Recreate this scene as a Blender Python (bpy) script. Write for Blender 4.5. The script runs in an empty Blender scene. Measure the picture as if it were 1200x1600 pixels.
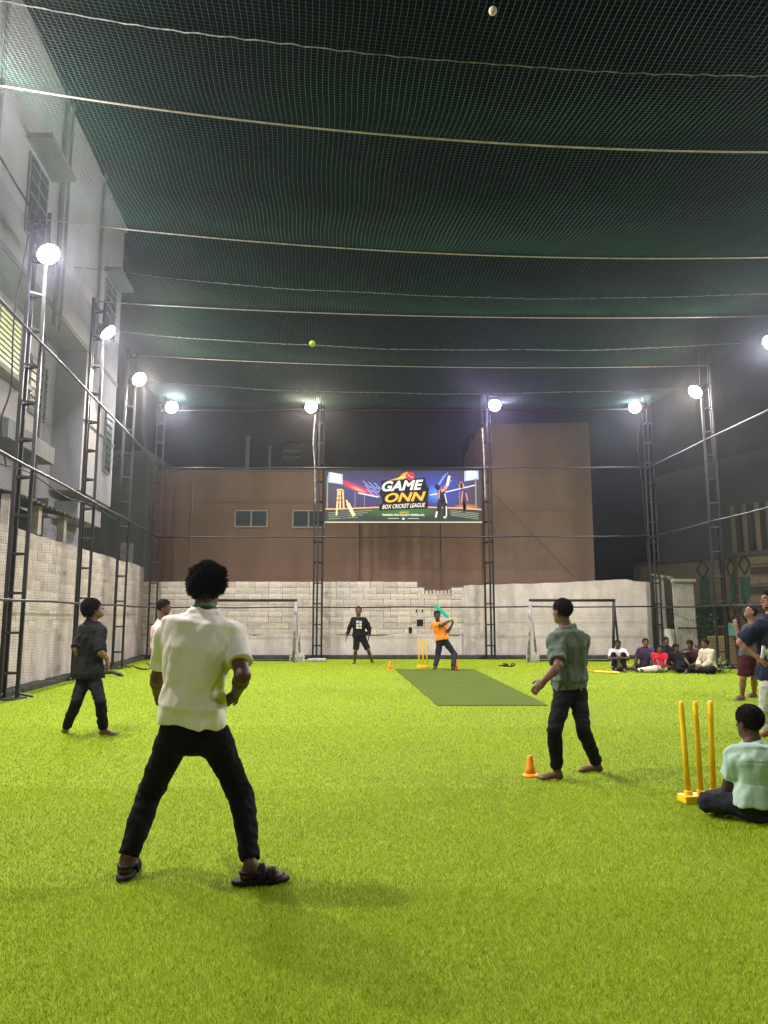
import bpy, bmesh, math, random
import numpy as np
from mathutils import Vector, Matrix
random.seed(7); rng = np.random.default_rng(7)
S = bpy.context.scene; C = S.collection

# ---------------------------------------------------------------- camera
F = 1150.0; HC = 1.45; TH = math.atan(162 / F)          # focal length in photo pixels, eye height, pitch
cam_d = bpy.data.cameras.new('camera'); cam = bpy.data.objects.new('camera', cam_d); C.objects.link(cam)
cam.location = (0, 0, HC); cam.rotation_euler = (math.pi / 2 + TH, 0, 0)
cam_d.sensor_fit = 'HORIZONTAL'; cam_d.sensor_width = 36; cam_d.lens = 36 * F / 1200
cam_d.clip_start = 0.05; cam_d.clip_end = 2000
S.camera = cam
# ---------------------------------------------------------------- night sky
w = bpy.data.worlds.new('World'); S.world = w; w.use_nodes = True
wn = w.node_tree.nodes; bgn = wn['Background']
sky_t = wn.new('ShaderNodeTexSky'); sky_t.sky_type = 'NISHITA'; sky_t.sun_disc = False
sky_t.sun_elevation = math.radians(-4); sky_t.sun_rotation = math.radians(150)
w.node_tree.links.new(sky_t.outputs[0], bgn.inputs[0]); bgn.inputs[1].default_value = 0.012
S.view_settings.view_transform = 'Standard'; S.view_settings.look = 'None'
S.view_settings.gamma = 1; S.view_settings.use_curve_mapping = False
S.view_settings.exposure = 0.3
LAMP_W = 520.0                                            # watts of one floodlight
S.render.engine = 'CYCLES'
S.cycles.use_denoising = True; S.cycles.max_bounces = 6; S.cycles.diffuse_bounces = 3
S.cycles.glossy_bounces = 2; S.cycles.volume_bounces = 0; S.cycles.transparent_max_bounces = 16
S.cycles.sample_clamp_indirect = 4.0; S.cycles.caustics_reflective = False; S.cycles.caustics_refractive = False
S.cycles.blur_glossy = 1.0

# ---------------------------------------------------------------- photo pixel (1200x1600) -> place
def ray(px, py):
    xc = (px - 600) / F; yc = (800 - py) / F
    return np.array([xc, math.cos(TH) - yc * math.sin(TH), math.sin(TH) + yc * math.cos(TH)])
def at(px, py, Y):
    d = ray(px, py); return d * (Y / d[1]) + np.array([0, 0, HC])
def ground(px, py):
    d = ray(px, py); return d * (-HC / d[2]) + np.array([0, 0, HC])

# ---------------------------------------------------------------- materials
def mat(name, col, rough=0.8, var=0.0, scale=4.0, col2=None, bump=0.0, bscale=60.0, metal=0.0, spec=0.3, stretch=(1, 1, 1), objrand=0.0, island=0.0, sss=0.0, detail=4, coord='Object', emit=None, estr=0):
    m = bpy.data.materials.new(name); m.use_nodes = True
    nt = m.node_tree; N = nt.nodes; L = nt.links; b = N['Principled BSDF']
    c1 = (*col, 1); b.inputs['Base Color'].default_value = c1
    b.inputs['Roughness'].default_value = rough; b.inputs['Metallic'].default_value = metal
    b.inputs['Specular IOR Level'].default_value = spec
    if sss: b.inputs['Subsurface Weight'].default_value = sss; b.inputs['Subsurface Radius'].default_value = (0.02, 0.008, 0.004)
    if emit: b.inputs['Emission Color'].default_value = (*emit, 1); b.inputs['Emission Strength'].default_value = estr
    tc = N.new('ShaderNodeTexCoord'); mp = N.new('ShaderNodeMapping'); mp.inputs['Scale'].default_value = stretch
    L.new(tc.outputs[coord], mp.inputs[0])
    cur = None
    if var or col2:
        n = N.new('ShaderNodeTexNoise'); n.inputs['Scale'].default_value = scale; n.inputs['Detail'].default_value = detail
        n.inputs['Roughness'].default_value = 0.62
        L.new(mp.outputs[0], n.inputs['Vector'])
        r = N.new('ShaderNodeMapRange'); r.inputs[1].default_value = 0.32; r.inputs[2].default_value = 0.68
        L.new(n.outputs[0], r.inputs[0])
        mx = N.new('ShaderNodeMix'); mx.data_type = 'RGBA'
        d = col2 if col2 else tuple(v * (1 - var) for v in col)
        mx.inputs[6].default_value = c1; mx.inputs[7].default_value = (*d, 1)
        L.new(r.outputs[0], mx.inputs[0]); cur = mx.outputs[2]
    for amt, src in ((objrand, 'obj'), (island, 'isl')):
        if amt:
            if src == 'obj': g = N.new('ShaderNodeObjectInfo'); o = g.outputs['Random']
            else: g = N.new('ShaderNodeNewGeometry'); o = g.outputs['Random Per Island']
            r = N.new('ShaderNodeMapRange'); r.inputs[3].default_value = 1 - amt; r.inputs[4].default_value = 1 + amt * 0.6
            L.new(o, r.inputs[0])
            hv = N.new('ShaderNodeHueSaturation'); L.new(r.outputs[0], hv.inputs['Value'])
            if cur: L.new(cur, hv.inputs['Color'])
            else: hv.inputs['Color'].default_value = c1
            cur = hv.outputs[0]
    if cur: L.new(cur, b.inputs['Base Color'])
    if bump:
        n2 = N.new('ShaderNodeTexNoise'); n2.inputs['Scale'].default_value = bscale; n2.inputs['Detail'].default_value = 5
        L.new(mp.outputs[0], n2.inputs['Vector'])
        bp = N.new('ShaderNodeBump'); bp.inputs['Strength'].default_value = bump; bp.inputs['Distance'].default_value = 0.02
        L.new(n2.outputs[0], bp.inputs['Height']); L.new(bp.outputs[0], b.inputs['Normal'])
    return m
M = {}
M['steel'] = mat('black_paint_steel', (0.008, 0.008, 0.009), 0.5, 0.5, 9, bump=0.15, bscale=40, spec=0.5)
M['pipe'] = mat('dark_pipe', (0.014, 0.014, 0.015), 0.5, 0.5, 6, spec=0.5)
M['rust'] = mat('foot_plate', (0.05, 0.045, 0.04), 0.7, 0.6, 12, bump=0.3)
M['net'] = mat('green_twine', (0.028, 0.135, 0.08), 0.7, 0.35, 1.5)
M['netside'] = mat('grey_green_twine', (0.045, 0.075, 0.066), 0.75, 0.3, 1.5)
M['rope'] = mat('cream_rope', (0.46, 0.43, 0.33), 0.8, 0.4, 12)
M['seam'] = mat('net_seam', (0.24, 0.30, 0.26), 0.8, 0.8, 14)
M['white_block'] = mat('whitewashed_block', (0.86, 0.77, 0.71), 0.9, 0.3, 2.2, col2=(0.60, 0.52, 0.46), bump=0.9, bscale=30, objrand=0.16, detail=8)
M['mortar'] = mat('mortar', (0.20, 0.17, 0.15), 0.95, 0.5, 6, bump=0.6, bscale=25)
M['plaster_w'] = mat('white_plaster', (0.84, 0.76, 0.71), 0.9, 0.3, 1.3, col2=(0.56, 0.50, 0.45), bump=0.3, bscale=14, stretch=(1.6, 1, 0.7))
M['plaster_left'] = mat('rough_white_plaster', (0.80, 0.72, 0.68), 0.92, 0.3, 1.6, col2=(0.48, 0.40, 0.37), bump=0.6, bscale=9, stretch=(1, 1.6, 0.6), detail=8)
M['brown'] = mat('brown_paint', (0.29, 0.175, 0.108), 0.85, 0.25, 0.5, col2=(0.23, 0.135, 0.080), bump=0.1, bscale=30, stretch=(2.2, 1, 0.35))
M['brown2'] = mat('brown_paint_tower', (0.29, 0.19, 0.12), 0.85, 0.25, 0.5, col2=(0.22, 0.14, 0.09), bump=0.1, bscale=30, stretch=(2.2, 1, 0.35))
M['greywall'] = mat('grey_plaster', (0.40, 0.39, 0.40), 0.9, 0.3, 0.8, col2=(0.30, 0.295, 0.30), bump=0.25, bscale=18, stretch=(1, 1, 0.5))
M['greydark'] = mat('grey_plaster_dark', (0.20, 0.21, 0.20), 0.9, 0.3, 0.8, bump=0.2, bscale=18)
M['olive'] = mat('olive_plaster', (0.17, 0.17, 0.14), 0.9, 0.25, 0.8, bump=0.2, bscale=18)
M['dark'] = mat('recess_shade_black', (0.012, 0.012, 0.012), 0.9)  # flat black standing in for shade inside holes and openings
M['soil'] = mat('dark_soil', (0.05, 0.04, 0.03), 0.95, 0.5, 3, bump=0.8, bscale=12)
M['kerb'] = mat('grimy_kerb', (0.07, 0.075, 0.06), 0.95, 0.6, 5, bump=0.6, bscale=20)
M['turf'] = mat('turf_backing', (0.19, 0.27, 0.002), 0.9, 0.3, 0.45, col2=(0.18, 0.255, 0.002), bump=0.6, bscale=260)
M['blade'] = mat('turf_blade', (0.42, 0.545, 0.002), 0.6, 0.2, 0.45, col2=(0.335, 0.455, 0.002), island=0.55, spec=0.25)
M['matgreen'] = mat('pitch_carpet', (0.082, 0.118, 0.014), 0.95, 0.2, 1.2, col2=(0.066, 0.098, 0.012), bump=0.5, bscale=300, spec=0.1)
M['goal_dark'] = mat('goal_steel', (0.02, 0.018, 0.018), 0.5, 0.4, 8)
M['goal_pale'] = mat('worn_white_goal_paint', (0.5, 0.47, 0.43), 0.6, 0.5, 6, col2=(0.10, 0.09, 0.085))
M['white_net'] = mat('white_cord', (0.6, 0.58, 0.55), 0.8)
M['yellow'] = mat('yellow_plastic', (0.93, 0.58, 0.006), 0.45, 0.2, 9, spec=0.4)
M['orange'] = mat('orange_plastic', (0.9, 0.28, 0.012), 0.5, 0.12, 6, spec=0.4)
M['teal'] = mat('teal_plastic', (0.02, 0.42, 0.28), 0.45, 0.2, 8, spec=0.4)
M['cream_frame'] = mat('window_frame_cream', (0.45, 0.38, 0.26), 0.6)
M['glass'] = mat('dark_green_glass', (0.02, 0.035, 0.03), 0.45, 0.3, 3, spec=0.25)
M['litglass'] = mat('lit_window_glass', (0.6, 0.6, 0.35), 0.5, emit=(0.75, 0.80, 0.36), estr=0.55)
M['black_plastic'] = mat('black_plastic', (0.015, 0.015, 0.016), 0.5, 0.3, 10)
M['cable'] = mat('cable', (0.02, 0.02, 0.02), 0.6)
M['housing'] = mat('lamp_housing', (0.05, 0.05, 0.055), 0.5, 0.3, 10, metal=0.3)
M['beige'] = mat('beige_painted_wall', (0.15, 0.12, 0.06), 0.9, 0.3, 2, bump=0.2)
M['browninlay'] = mat('dark_brown_inlay', (0.035, 0.025, 0.015), 0.8, 0.3, 5)
M['greeninlay'] = mat('green_panel', (0.015, 0.075, 0.035), 0.7, 0.3, 4)
M['stonestrip'] = mat('stone_cladding', (0.19, 0.15, 0.09), 0.9, 0.4, 6, bump=0.5)
M['sheet'] = mat('white_metal_sheet', (0.62, 0.60, 0.52), 0.7, 0.3, 3, col2=(0.42, 0.40, 0.34))
M['bamboo'] = mat('woven_bamboo', (0.45, 0.33, 0.13), 0.8, 0.4, 20, bump=0.5, bscale=60)
M['leaf'] = mat('leaf', (0.05, 0.12, 0.02), 0.6, 0.3, 8, island=0.5)
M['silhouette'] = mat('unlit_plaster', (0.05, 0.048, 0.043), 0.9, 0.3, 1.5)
M['roofsheet'] = mat('old_roof_sheet', (0.10, 0.10, 0.10), 0.7, 0.5, 5, bump=0.3)
M['ball'] = mat('tennis_ball_felt', (0.55, 0.62, 0.04), 0.9, 0.2, 40, bump=0.3, bscale=150)
M['paleball'] = mat('white_ball', (0.6, 0.55, 0.42), 0.8, 0.4, 30)
M['stone'] = mat('pale_stone', (0.5, 0.46, 0.42), 0.9, 0.5, 8, bump=0.5)

# ---------------------------------------------------------------- object helpers
def link(o, parent=None):
    C.objects.link(o)
    if parent is not None: o.parent = parent
    return o
def tag(o, label, cat, group=None, kind=None):
    if label: o['label'] = label
    if cat: o['category'] = cat
    if group: o['group'] = group
    if kind: o['kind'] = kind
    return o
def thing(name, label, cat, loc=(0, 0, 0), group=None):
    o = bpy.data.objects.new(name, None); o.empty_display_size = 0.1
    o.location = tuple(float(v) for v in loc); link(o); return tag(o, label, cat, group)
def mesh(name, V, Fc, m, parent=None, smooth=False, off=None):
    V = np.asarray(V, dtype=float)
    if parent is not None: V = V - np.array(root_loc(parent))
    me = bpy.data.meshes.new(name); me.from_pydata(V.tolist(), [], [tuple(f) for f in Fc]); me.update()
    if smooth: me.polygons.foreach_set('use_smooth', [True] * len(me.polygons))
    me.materials.append(m)
    return link(bpy.data.objects.new(name, me), parent)
def root_loc(o):
    l = Vector((0, 0, 0))
    while o is not None: l = l + o.location; o = o.parent
    return tuple(l)
class MB:
    """collects simple shapes into one mesh"""
    def __init__(s): s.V = []; s.F = []
    def add(s, V, Fc):
        n = len(s.V); s.V += [tuple(float(x) for x in v) for v in V]; s.F += [tuple(i + n for i in f) for f in Fc]; return s
    def box(s, lo, hi):
        x0, y0, z0 = lo; x1, y1, z1 = hi
        V = [(x0, y0, z0), (x1, y0, z0), (x1, y1, z0), (x0, y1, z0), (x0, y0, z1), (x1, y0, z1), (x1, y1, z1), (x0, y1, z1)]
        return s.add(V, [(0, 3, 2, 1), (4, 5, 6, 7), (0, 1, 5, 4), (1, 2, 6, 5), (2, 3, 7, 6), (3, 0, 4, 7)])
    def obox(s, c, ax, ay, az):
        """box with centre and three half-axis vectors"""
        c, ax, ay, az = (np.array(v, float) for v in (c, ax, ay, az))
        V = [c + i * ax + j * ay + k * az for k in (-1, 1) for i, j in ((-1, -1), (1, -1), (1, 1), (-1, 1))]
        Fc = [(0, 3, 2, 1), (4, 5, 6, 7), (0, 1, 5, 4), (1, 2, 6, 5), (2, 3, 7, 6), (3, 0, 4, 7)]
        if np.dot(np.cross(ax, ay), az) < 0: Fc = [f[::-1] for f in Fc]
        return s.add(V, Fc)
    def tube(s, pts, r, n=8, cap=True):
        pts = [np.array(p, float) for p in pts]; rs = r if hasattr(r, '__len__') else [r] * len(pts)
        V = []; Fc = []; up = np.array([0, 0, 1.0])
        for i, p in enumerate(pts):
            d = pts[min(i + 1, len(pts) - 1)] - pts[max(i - 1, 0)]; d = d / (np.linalg.norm(d) + 1e-9)
            ref = up if abs(d[2]) < 0.95 else np.array([1.0, 0, 0])
            a = np.cross(d, ref); a /= np.linalg.norm(a); b = np.cross(a, d)
            for k in range(n):
                t = 2 * math.pi * (k + 0.5) / n; V.append(p + rs[i] * (math.cos(t) * a + math.sin(t) * b))
        for i in range(len(pts) - 1):
            for k in range(n):
                k2 = (k + 1) % n; Fc.append((i * n + k, i * n + k2, (i + 1) * n + k2, (i + 1) * n + k))
        if cap: Fc.append(tuple(range(n))[::-1]); Fc.append(tuple((len(pts) - 1) * n + k for k in range(n)))
        Fc = [f[::-1] for f in Fc]
        return s.add(V, Fc)
    def lathe(s, prof, c=(0, 0, 0), n=20):
        V = []; Fc = []
        for r, z in prof:
            for k in range(n):
                t = 2 * math.pi * k / n; V.append((c[0] + r * math.cos(t), c[1] + r * math.sin(t), c[2] + z))
        for i in range(len(prof) - 1):
            for k in range(n):
                k2 = (k + 1) % n; Fc.append((i * n + k, i * n + k2, (i + 1) * n + k2, (i + 1) * n + k))
        Fc.append(tuple(range(n))[::-1]); Fc.append(tuple((len(prof) - 1) * n + k for k in range(n)))
        return s.add(V, Fc)
    def poly(s, pts): return s.add(pts, [tuple(range(len(pts)))])
    def build(s, name, m, parent=None, smooth=False): return mesh(name, s.V, s.F, m, parent, smooth)
def bevel(o, wdt=0.01, seg=2):
    md = o.modifiers.new('bevel', 'BEVEL'); md.width = wdt; md.segments = seg; md.limit_method = 'ANGLE'; return o

# ================================================================ SETTING
# --- ground far and wide, cage floor
g = MB(); g.poly([(-400, -400, -0.02), (400, -400, -0.02), (400, 600, -0.02), (-400, 600, -0.02)])
tag(g.build('ground', M['soil']), 'dark bare soil around the playing cage', None, kind='structure')
TL = lambda Y: -6.6 - 0.108 * (Y - 13.2)                  # line of the left towers
TR = lambda Y: 9.26 + 0.06 * (25.2 - Y)                   # line of the right towers
YB = 25.2                                                 # line of the far towers
g = MB(); nY = 40
Yv = np.linspace(-4, YB + 0.05, nY)
V = []; Fc = []
for Y in Yv:
    xl, xr = TL(Y) - 0.2, TR(Y) + 0.25
    for k in range(41): V.append((xl + (xr - xl) * k / 40, Y, 0.0))
for i in range(nY - 1):
    for k in range(40): a = i * 41 + k; Fc.append((a, a + 1, a + 42, a + 41))
tag(mesh('turf', V, Fc, M['turf']), 'bright yellow-green artificial turf floor of the cage', None, kind='structure')
# grass fibres: uncountable
def blades():
    bands = [(2.6, 4.2, 26000, .016, .0020), (4.2, 6.5, 12000, .017, .0028), (6.5, 10, 5200, .018, .004), (10, 15, 2000, .019, .006), (15, 25.0, 750, .02, .009)]
    P_ = []; Hh = []; Ww = []
    for y0, y1, dens, hh, ww in bands:
        def xr(Y): return max(TL(Y) - .1, -0.58 * Y - .3), min(TR(Y) + .1, 0.58 * Y + .3)
        xa = min(xr(y0)[0], xr(y1)[0]); xb = max(xr(y0)[1], xr(y1)[1])
        n = int((xb - xa) * (y1 - y0) * dens)
        X = rng.uniform(xa, xb, n); Y = rng.uniform(y0, y1, n)
        xl = np.maximum(TL(Y) - .1, -0.58 * Y - .3); xh = np.minimum(TR(Y) + .1, 0.58 * Y + .3)
        k = (X > xl) & (X < xh)
        k &= ~((X > 0.3 + (Y - 20.45) * -0.071) & (X < 2.41 + (Y - 20.45) * -0.032) & (Y > 12.25) & (Y < 20.5))
        X = X[k]; Y = Y[k]; n = len(X)
        P_.append(np.stack([X, Y, np.zeros(n)], 1)); Hh.append(hh * rng.uniform(.55, 1.25, n)); Ww.append(ww * rng.uniform(.7, 1.3, n))
    P_ = np.concatenate(P_); Hh = np.concatenate(Hh); Ww = np.concatenate(Ww); n = len(P_)
    a = rng.uniform(0, 2 * np.pi, n); side = np.stack([np.cos(a), np.sin(a), np.zeros(n)], 1) * Ww[:, None] / 2
    la = rng.uniform(0, 2 * np.pi, n); ln = rng.uniform(0.1, 1.0, n) * Hh
    tip = P_ + np.stack([np.cos(la) * ln, np.sin(la) * ln, Hh], 1)
    V = np.empty((n * 3, 3), np.float32); V[0::3] = P_ - side; V[1::3] = P_ + side; V[2::3] = tip
    me = bpy.data.meshes.new('turf_grass'); me.vertices.add(n * 3); me.vertices.foreach_set('co', V.ravel())
    me.loops.add(n * 3); me.loops.foreach_set('vertex_index', np.arange(n * 3, dtype=np.int32))
    me.polygons.add(n); me.polygons.foreach_set('loop_start', np.arange(0, n * 3, 3, dtype=np.int32))
    me.update(calc_edges=True); me.materials.append(M['blade'])
    return link(bpy.data.objects.new('turf_grass', me))
tag(blades(), 'short yellow-green plastic grass fibres of the turf', 'grass', kind='stuff')

# --- pitch mat
a0, a1, b0, b1 = ground(617, 1046), ground(740, 1046), ground(684, 1103), ground(857, 1103)
g = MB(); n = 24
for i in range(n + 1):
    t = i / n; l = a0 + (b0 - a0) * t; r = a1 + (b1 - a1) * t
    wob = 0.012 * math.sin(i * 1.3)
    g.V += [(l[0] + wob, l[1], 0.004), (l[0] + wob, l[1], 0.014), (r[0] + wob * .7, r[1], 0.014), (r[0] + wob * .7, r[1], 0.004)]
for i in range(n):
    for k in range(3): q = i * 4 + k; g.F.append((q, q + 4, q + 5, q + 1)[::-1])
g.F.append((0, 1, 2, 3)); g.F.append((n * 4 + 3, n * 4 + 2, n * 4 + 1, n * 4))
tag(g.build('pitch_mat', M['matgreen']), 'long olive green cricket pitch mat laid on the turf in front of the batter', 'mat')

# --- rough block with worn edges, shared meshes
def block_mesh(name, sx, sz, dep, seed, m):
    r = random.Random(seed); bm = bmesh.new()
    nx, nz = 4, 2
    def jit(v, amt): return v + r.uniform(-amt, amt)
    front = [[bm.verts.new((jit(-sx / 2 + sx * i / nx, .005), -dep + (0.005 if i in (0, nx) or k in (0, nz) else r.uniform(-.004, .004)), jit(-sz / 2 + sz * k / nz, .005))) for i in range(nx + 1)] for k in range(nz + 1)]
    for k in range(nz):
        for i in range(nx): bm.faces.new((front[k][i], front[k][i + 1], front[k + 1][i + 1], front[k + 1][i]))
    rim = [front[0][i] for i in range(nx + 1)] + [front[k][nx] for k in range(1, nz + 1)] + [front[nz][i] for i in range(nx - 1, -1, -1)] + [front[k][0] for k in range(nz - 1, 0, -1)]
    back = [bm.verts.new((v.co.x, 0.004, v.co.z)) for v in rim]
    for i in range(len(rim)):
        j = (i + 1) % len(rim); bm.faces.new((rim[j], rim[i], back[i], back[j]))
    me = bpy.data.meshes.new(name); bm.to_mesh(me); bm.free(); me.materials.append(m); return me

# --- far wall: block masonry on the left half, plaster to the right
YW = 25.75
def wz(px, py): return at(px, py, YW)[2]
def wx(px): return at(px, 960, YW)[0]
wall = thing('boundary_wall', 'whitewashed concrete block wall along the far end with a broken notch in its top', 'wall', (wx(240), YW, 0))
top = [(wx(215), 2.63), (wx(430), 2.64), (wx(656), 2.65), (wx(658), 2.38), (wx(706), 2.36), (wx(712), 2.50), (wx(860), 2.60), (wx(985), 2.74), (wx(992), 2.66), (wx(1018), 2.64)]
g = MB(); Vf = [(x, YW, -.02) for x, z in top] + [(x, YW, z - .02) for x, z in top] + [(x, YW + .2, -.02) for x, z in top] + [(x, YW + .2, z - .02) for x, z in top]
nt_ = len(top)
for i in range(nt_ - 1):
    g.F += [(i, i + 1, nt_ + i + 1, nt_ + i), (nt_ + i, nt_ + i + 1, 3 * nt_ + i + 1, 3 * nt_ + i), (2 * nt_ + i + 1, 2 * nt_ + i, 3 * nt_ + i, 3 * nt_ + i + 1)]
g.F += [(0, nt_, 3 * nt_, 2 * nt_), (nt_ - 1, 3 * nt_ - 1, 4 * nt_ - 1, 2 * nt_ - 1)]
g.V = Vf; g.build('wall_core', M['mortar'], wall)
# plaster coats, a little proud of the core
def coat(pts, name, m, parent, y0=YW, th=0.03):
    n = len(pts); V = [(x, y0 - th, z) for x, z in pts] + [(x, y0 - .002, z) for x, z in pts]
    Fc = [tuple(range(n))] + [(i, i + n, (i + 1) % n + n, (i + 1) % n) for i in range(n)]
    return mesh(name, V, Fc, m, parent)
xs = np.linspace(wx(700), wx(1018), 26)
def topz(x): return float(np.interp(x, [t[0] for t in top], [t[1] for t in top]))
coat([(wx(722), -.01)] + [(wx(1018), -.01)] + [(x, topz(x) - .015 + random.uniform(-.02, .01)) for x in xs[::-1] if x > wx(716)] + [(wx(719), 1.9), (wx(724), 1.2)], 'plaster_coat', M['plaster_w'], wall)
low = [(wx(216), -.01), (wx(722), -.01), (wx(722), .80)] + [(x, .80 + .03 * math.sin(x * 1.7) + random.uniform(-.035, .035)) for x in np.linspace(wx(715), wx(222), 40)] + [(wx(216), .8)]
coat(low, 'plaster_coat', M['plaster_w'], wall, th=0.022)
bms = [block_mesh('block', .460, .193, .016, k, M['white_block']) for k in range(8)]
bmh = [block_mesh('block', .226, .193, .016, 20 + k, M['white_block']) for k in range(4)]
row = 0; z = .80
while z < 2.60:
    x = wx(218) - (0.235 if row % 2 else 0)
    while x < wx(720):
        half = random.random() < .12; wdt = .235 if half else .47
        zc = z + .1
        hole = abs(x - wx(656)) < .25 and abs(zc - 1.2) < .11 or abs(x - wx(641)) < .2 and abs(zc - .95) < .1
        if zc + .09 < topz(x + wdt / 2) + .03:
            o = bpy.data.objects.new('block', random.choice(bmh if half else bms)); link(o, wall)
            o.location = Vector((x + wdt / 2, YW - random.uniform(0, .012), zc)) - wall.location
            o.rotation_euler = (0, random.uniform(-.012, .012), 0); o.scale = (1, 1, random.uniform(.95, 1.06))
        x += wdt
    z += .203; row += 1
for k in range(9):                                        # upright bricks at the foot of the notch
    g = MB(); x = wx(659) + k * .13; g.box((x, YW - .05, 2.16), (x + .09, YW + .08, 2.33 + random.uniform(-.02, .02)))
    bevel(g.build('brick', M['white_block'], wall), .012)
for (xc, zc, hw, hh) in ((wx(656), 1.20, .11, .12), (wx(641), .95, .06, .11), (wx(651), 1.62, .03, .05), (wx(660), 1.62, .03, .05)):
    g = MB(); g.box((xc - hw, YW - .030, zc - hh), (xc + hw, YW - .024, zc + hh)); v_ = g.build('vent_hole', M['dark'], wall)  # black plate on the wall face, painted shade of a vent
    g = MB(); t = .025
    g.box((xc - hw - t, YW - .045, zc - hh - t), (xc + hw + t, YW - .02, zc - hh)); g.box((xc - hw - t, YW - .045, zc + hh), (xc + hw + t, YW - .02, zc + hh + t))
    g.box((xc - hw - t, YW - .045, zc - hh + .001), (xc - hw, YW - .02, zc + hh - .001)); g.box((xc + hw, YW - .045, zc - hh + .001), (xc + hw + t, YW - .02, zc + hh - .001)); g.build('rim', M['white_block'], v_)
# kerb at the foot of the far wall
kb = MB(); kb.box((wx(225), YB + .12, -.01), (wx(1018), YW - .05, .12)); 
tag(bevel(kb.build('kerb', M['kerb']), .03), 'low dark grimy kerb along the foot of the far wall', None, kind='structure')

# --- left wall
WL = lambda Y: TL(Y) - 0.42
lw = thing('boundary_wall', 'rough whitewashed wall running along the left side behind the towers', 'wall', (WL(13), 13, 0))
g = MB(); nrm = np.array([1, 0.108, 0]) / math.hypot(1, .108)
ys = np.linspace(3, 25.7, 60); tops = [3.12 + .012 * math.sin(y * 1.9) + random.uniform(-.012, .012) for y in ys]
for y, tz in zip(ys, tops): x = WL(y); g.V += [(x, y, -.02), (x, y, tz), (x - .2, y, tz), (x - .2, y, -.02)]
for i in range(59):
    q = i * 4; g.F += [(q, q + 1, q + 5, q + 4)[::-1], (q + 1, q + 2, q + 6, q + 5)[::-1], (q + 2, q + 3, q + 7, q + 6)[::-1]]
g.F += [(0, 1, 2, 3), (239, 238, 237, 236)]
g.build('wall_core', M['plaster_left'], lw)
ang = math.pi / 2 + math.atan(.108)
for rw in range(9):
    z = 1.25 + rw * .205; y = 11.6 + (.235 if rw % 2 else 0)
    while y < 25.2:
        if random.random() > .05 + (.3 if rw < 2 else 0):
            o = bpy.data.objects.new('block', random.choice(bms)); link(o, lw)
            o.location = Vector((WL(y) + .002, y, z)) - lw.location; o.rotation_euler = (0, 0, ang)
            o.scale = (1, .7, random.uniform(.96, 1.05))
        y += .47
kb = MB()
for y0 in np.linspace(8, 25, 35): 
    kb.obox(((WL(y0) + .16), y0, .04), (.14, .015, 0), (-.027, .25, 0), (0, 0, random.uniform(.05, .08)))
tag(bevel(kb.build('kerb', M['kerb']), .03), 'grimy kerb strip along the foot of the left wall', None, kind='structure')

# --- left apartment building (upper storeys overhang)
FO = lambda Y: WL(Y) - .30                                # outer face
FI = lambda Y: WL(Y) - 1.10                               # set-back lower face
ZT = 13.6; ZO = 8.45; ZB = 4.7; YE = 22.0
lb = thing('apartment_building', 'tall grey plastered apartment block rising over the left wall', 'building', (FI(14), 14, 0))
def prism(fa, fb, y0, y1, z0, z1, name, m, parent):
    g = MB(); g.V = [(fa(y0), y0, z0), (fa(y1), y1, z0), (fb(y1), y1, z0), (fb(y0), y0, z0), (fa(y0), y0, z1), (fa(y1), y1, z1), (fb(y1), y1, z1), (fb(y0), y0, z1)]
    g.F = [(0, 1, 2, 3), (4, 7, 6, 5), (0, 4, 5, 1), (1, 5, 6, 2), (2, 6, 7, 3), (3, 7, 4, 0)]
    return g.build(name, m, parent)
sh = lambda f, d: (lambda Y: f(Y) + d)
prism(FI, sh(FI, -6), 3, YE, 0, ZO, 'lower_wall', M['greywall'], lb)
prism(FO, sh(FI, -6), 3, YE, ZO, ZT, 'upper_wall', M['greywall'], lb)
prism(FO, sh(FI, .002), 18.9, YE - .003, ZB, ZO - .003, 'projecting_bay', M['greywall'], lb)
prism(sh(FO, .03), sh(FO, .003), 3, YE, ZO - .02, ZO + .10, 'floor_band', M['greydark'], lb)
prism(sh(FO, .06), sh(FI, -6), 2.9, YE + .1, ZT, ZT + .12, 'roof_slab', M['greywall'], lb)
prism(sh(FI, .05), sh(FI, .003), 3, 18.8, 5.72, 5.80, 'floor_band', M['greydark'], lb)
prism(sh(FO, .04), sh(FO, .003), 18.9, YE, 6.55, 6.60, 'floor_band', M['greydark'], lb)
def window(parent, f, y0, y1, z0, z1, pane_m, frame_m, rows=0, label=None):
    fr = prism(sh(f, .05), sh(f, .004), y0, y1, z0, z1, 'window', frame_m, parent)
    ym = (y0 + y1) / 2
    for a, b in ((y0 + .06, ym - .03), (ym + .03, y1 - .06)):
        p = prism(sh(f, .058), sh(f, .051), a, b, z0 + .06, z1 - .06, 'pane', pane_m, fr)
        p.parent = fr; 
    for k in range(rows):
        zz = z0 + .1 + (z1 - z0 - .2) * (k + .5) / rows
        g = prism(sh(f, .085), sh(f, .06), y0 + .06, y1 - .06, zz - .012, zz + .012, 'louvre', frame_m, fr)
    if label: fr['label'] = label
    return fr
window(lb, FI, 13.9, 16.35, 6.85, 8.15, M['litglass'], M['greydark'], 9, 'lit yellow louvred window')
prism(sh(FI, .28), sh(FI, .003), 13.7, 16.6, 6.62, 6.74, 'window_sill', M['greywall'], lb)
window(lb, FO, 14.2, 15.3, 9.3, 11.1, M['dark'], M['greydark'], 5)
prism(sh(FO, .55), sh(FO, .003), 14.0, 15.6, 11.25, 11.36, 'sunshade', M['greydark'], lb)
window(lb, FO, 20.2, 21.3, 9.6, 11.2, M['dark'], M['greydark'], 5)
prism(sh(FO, .5), sh(FO, .003), 20.0, 21.5, 11.3, 11.4, 'sunshade', M['greydark'], lb)
window(lb, FO, 20.9, 21.6, 5.6, 7.4, M['glass'], M['greydark'], 8)
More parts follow.
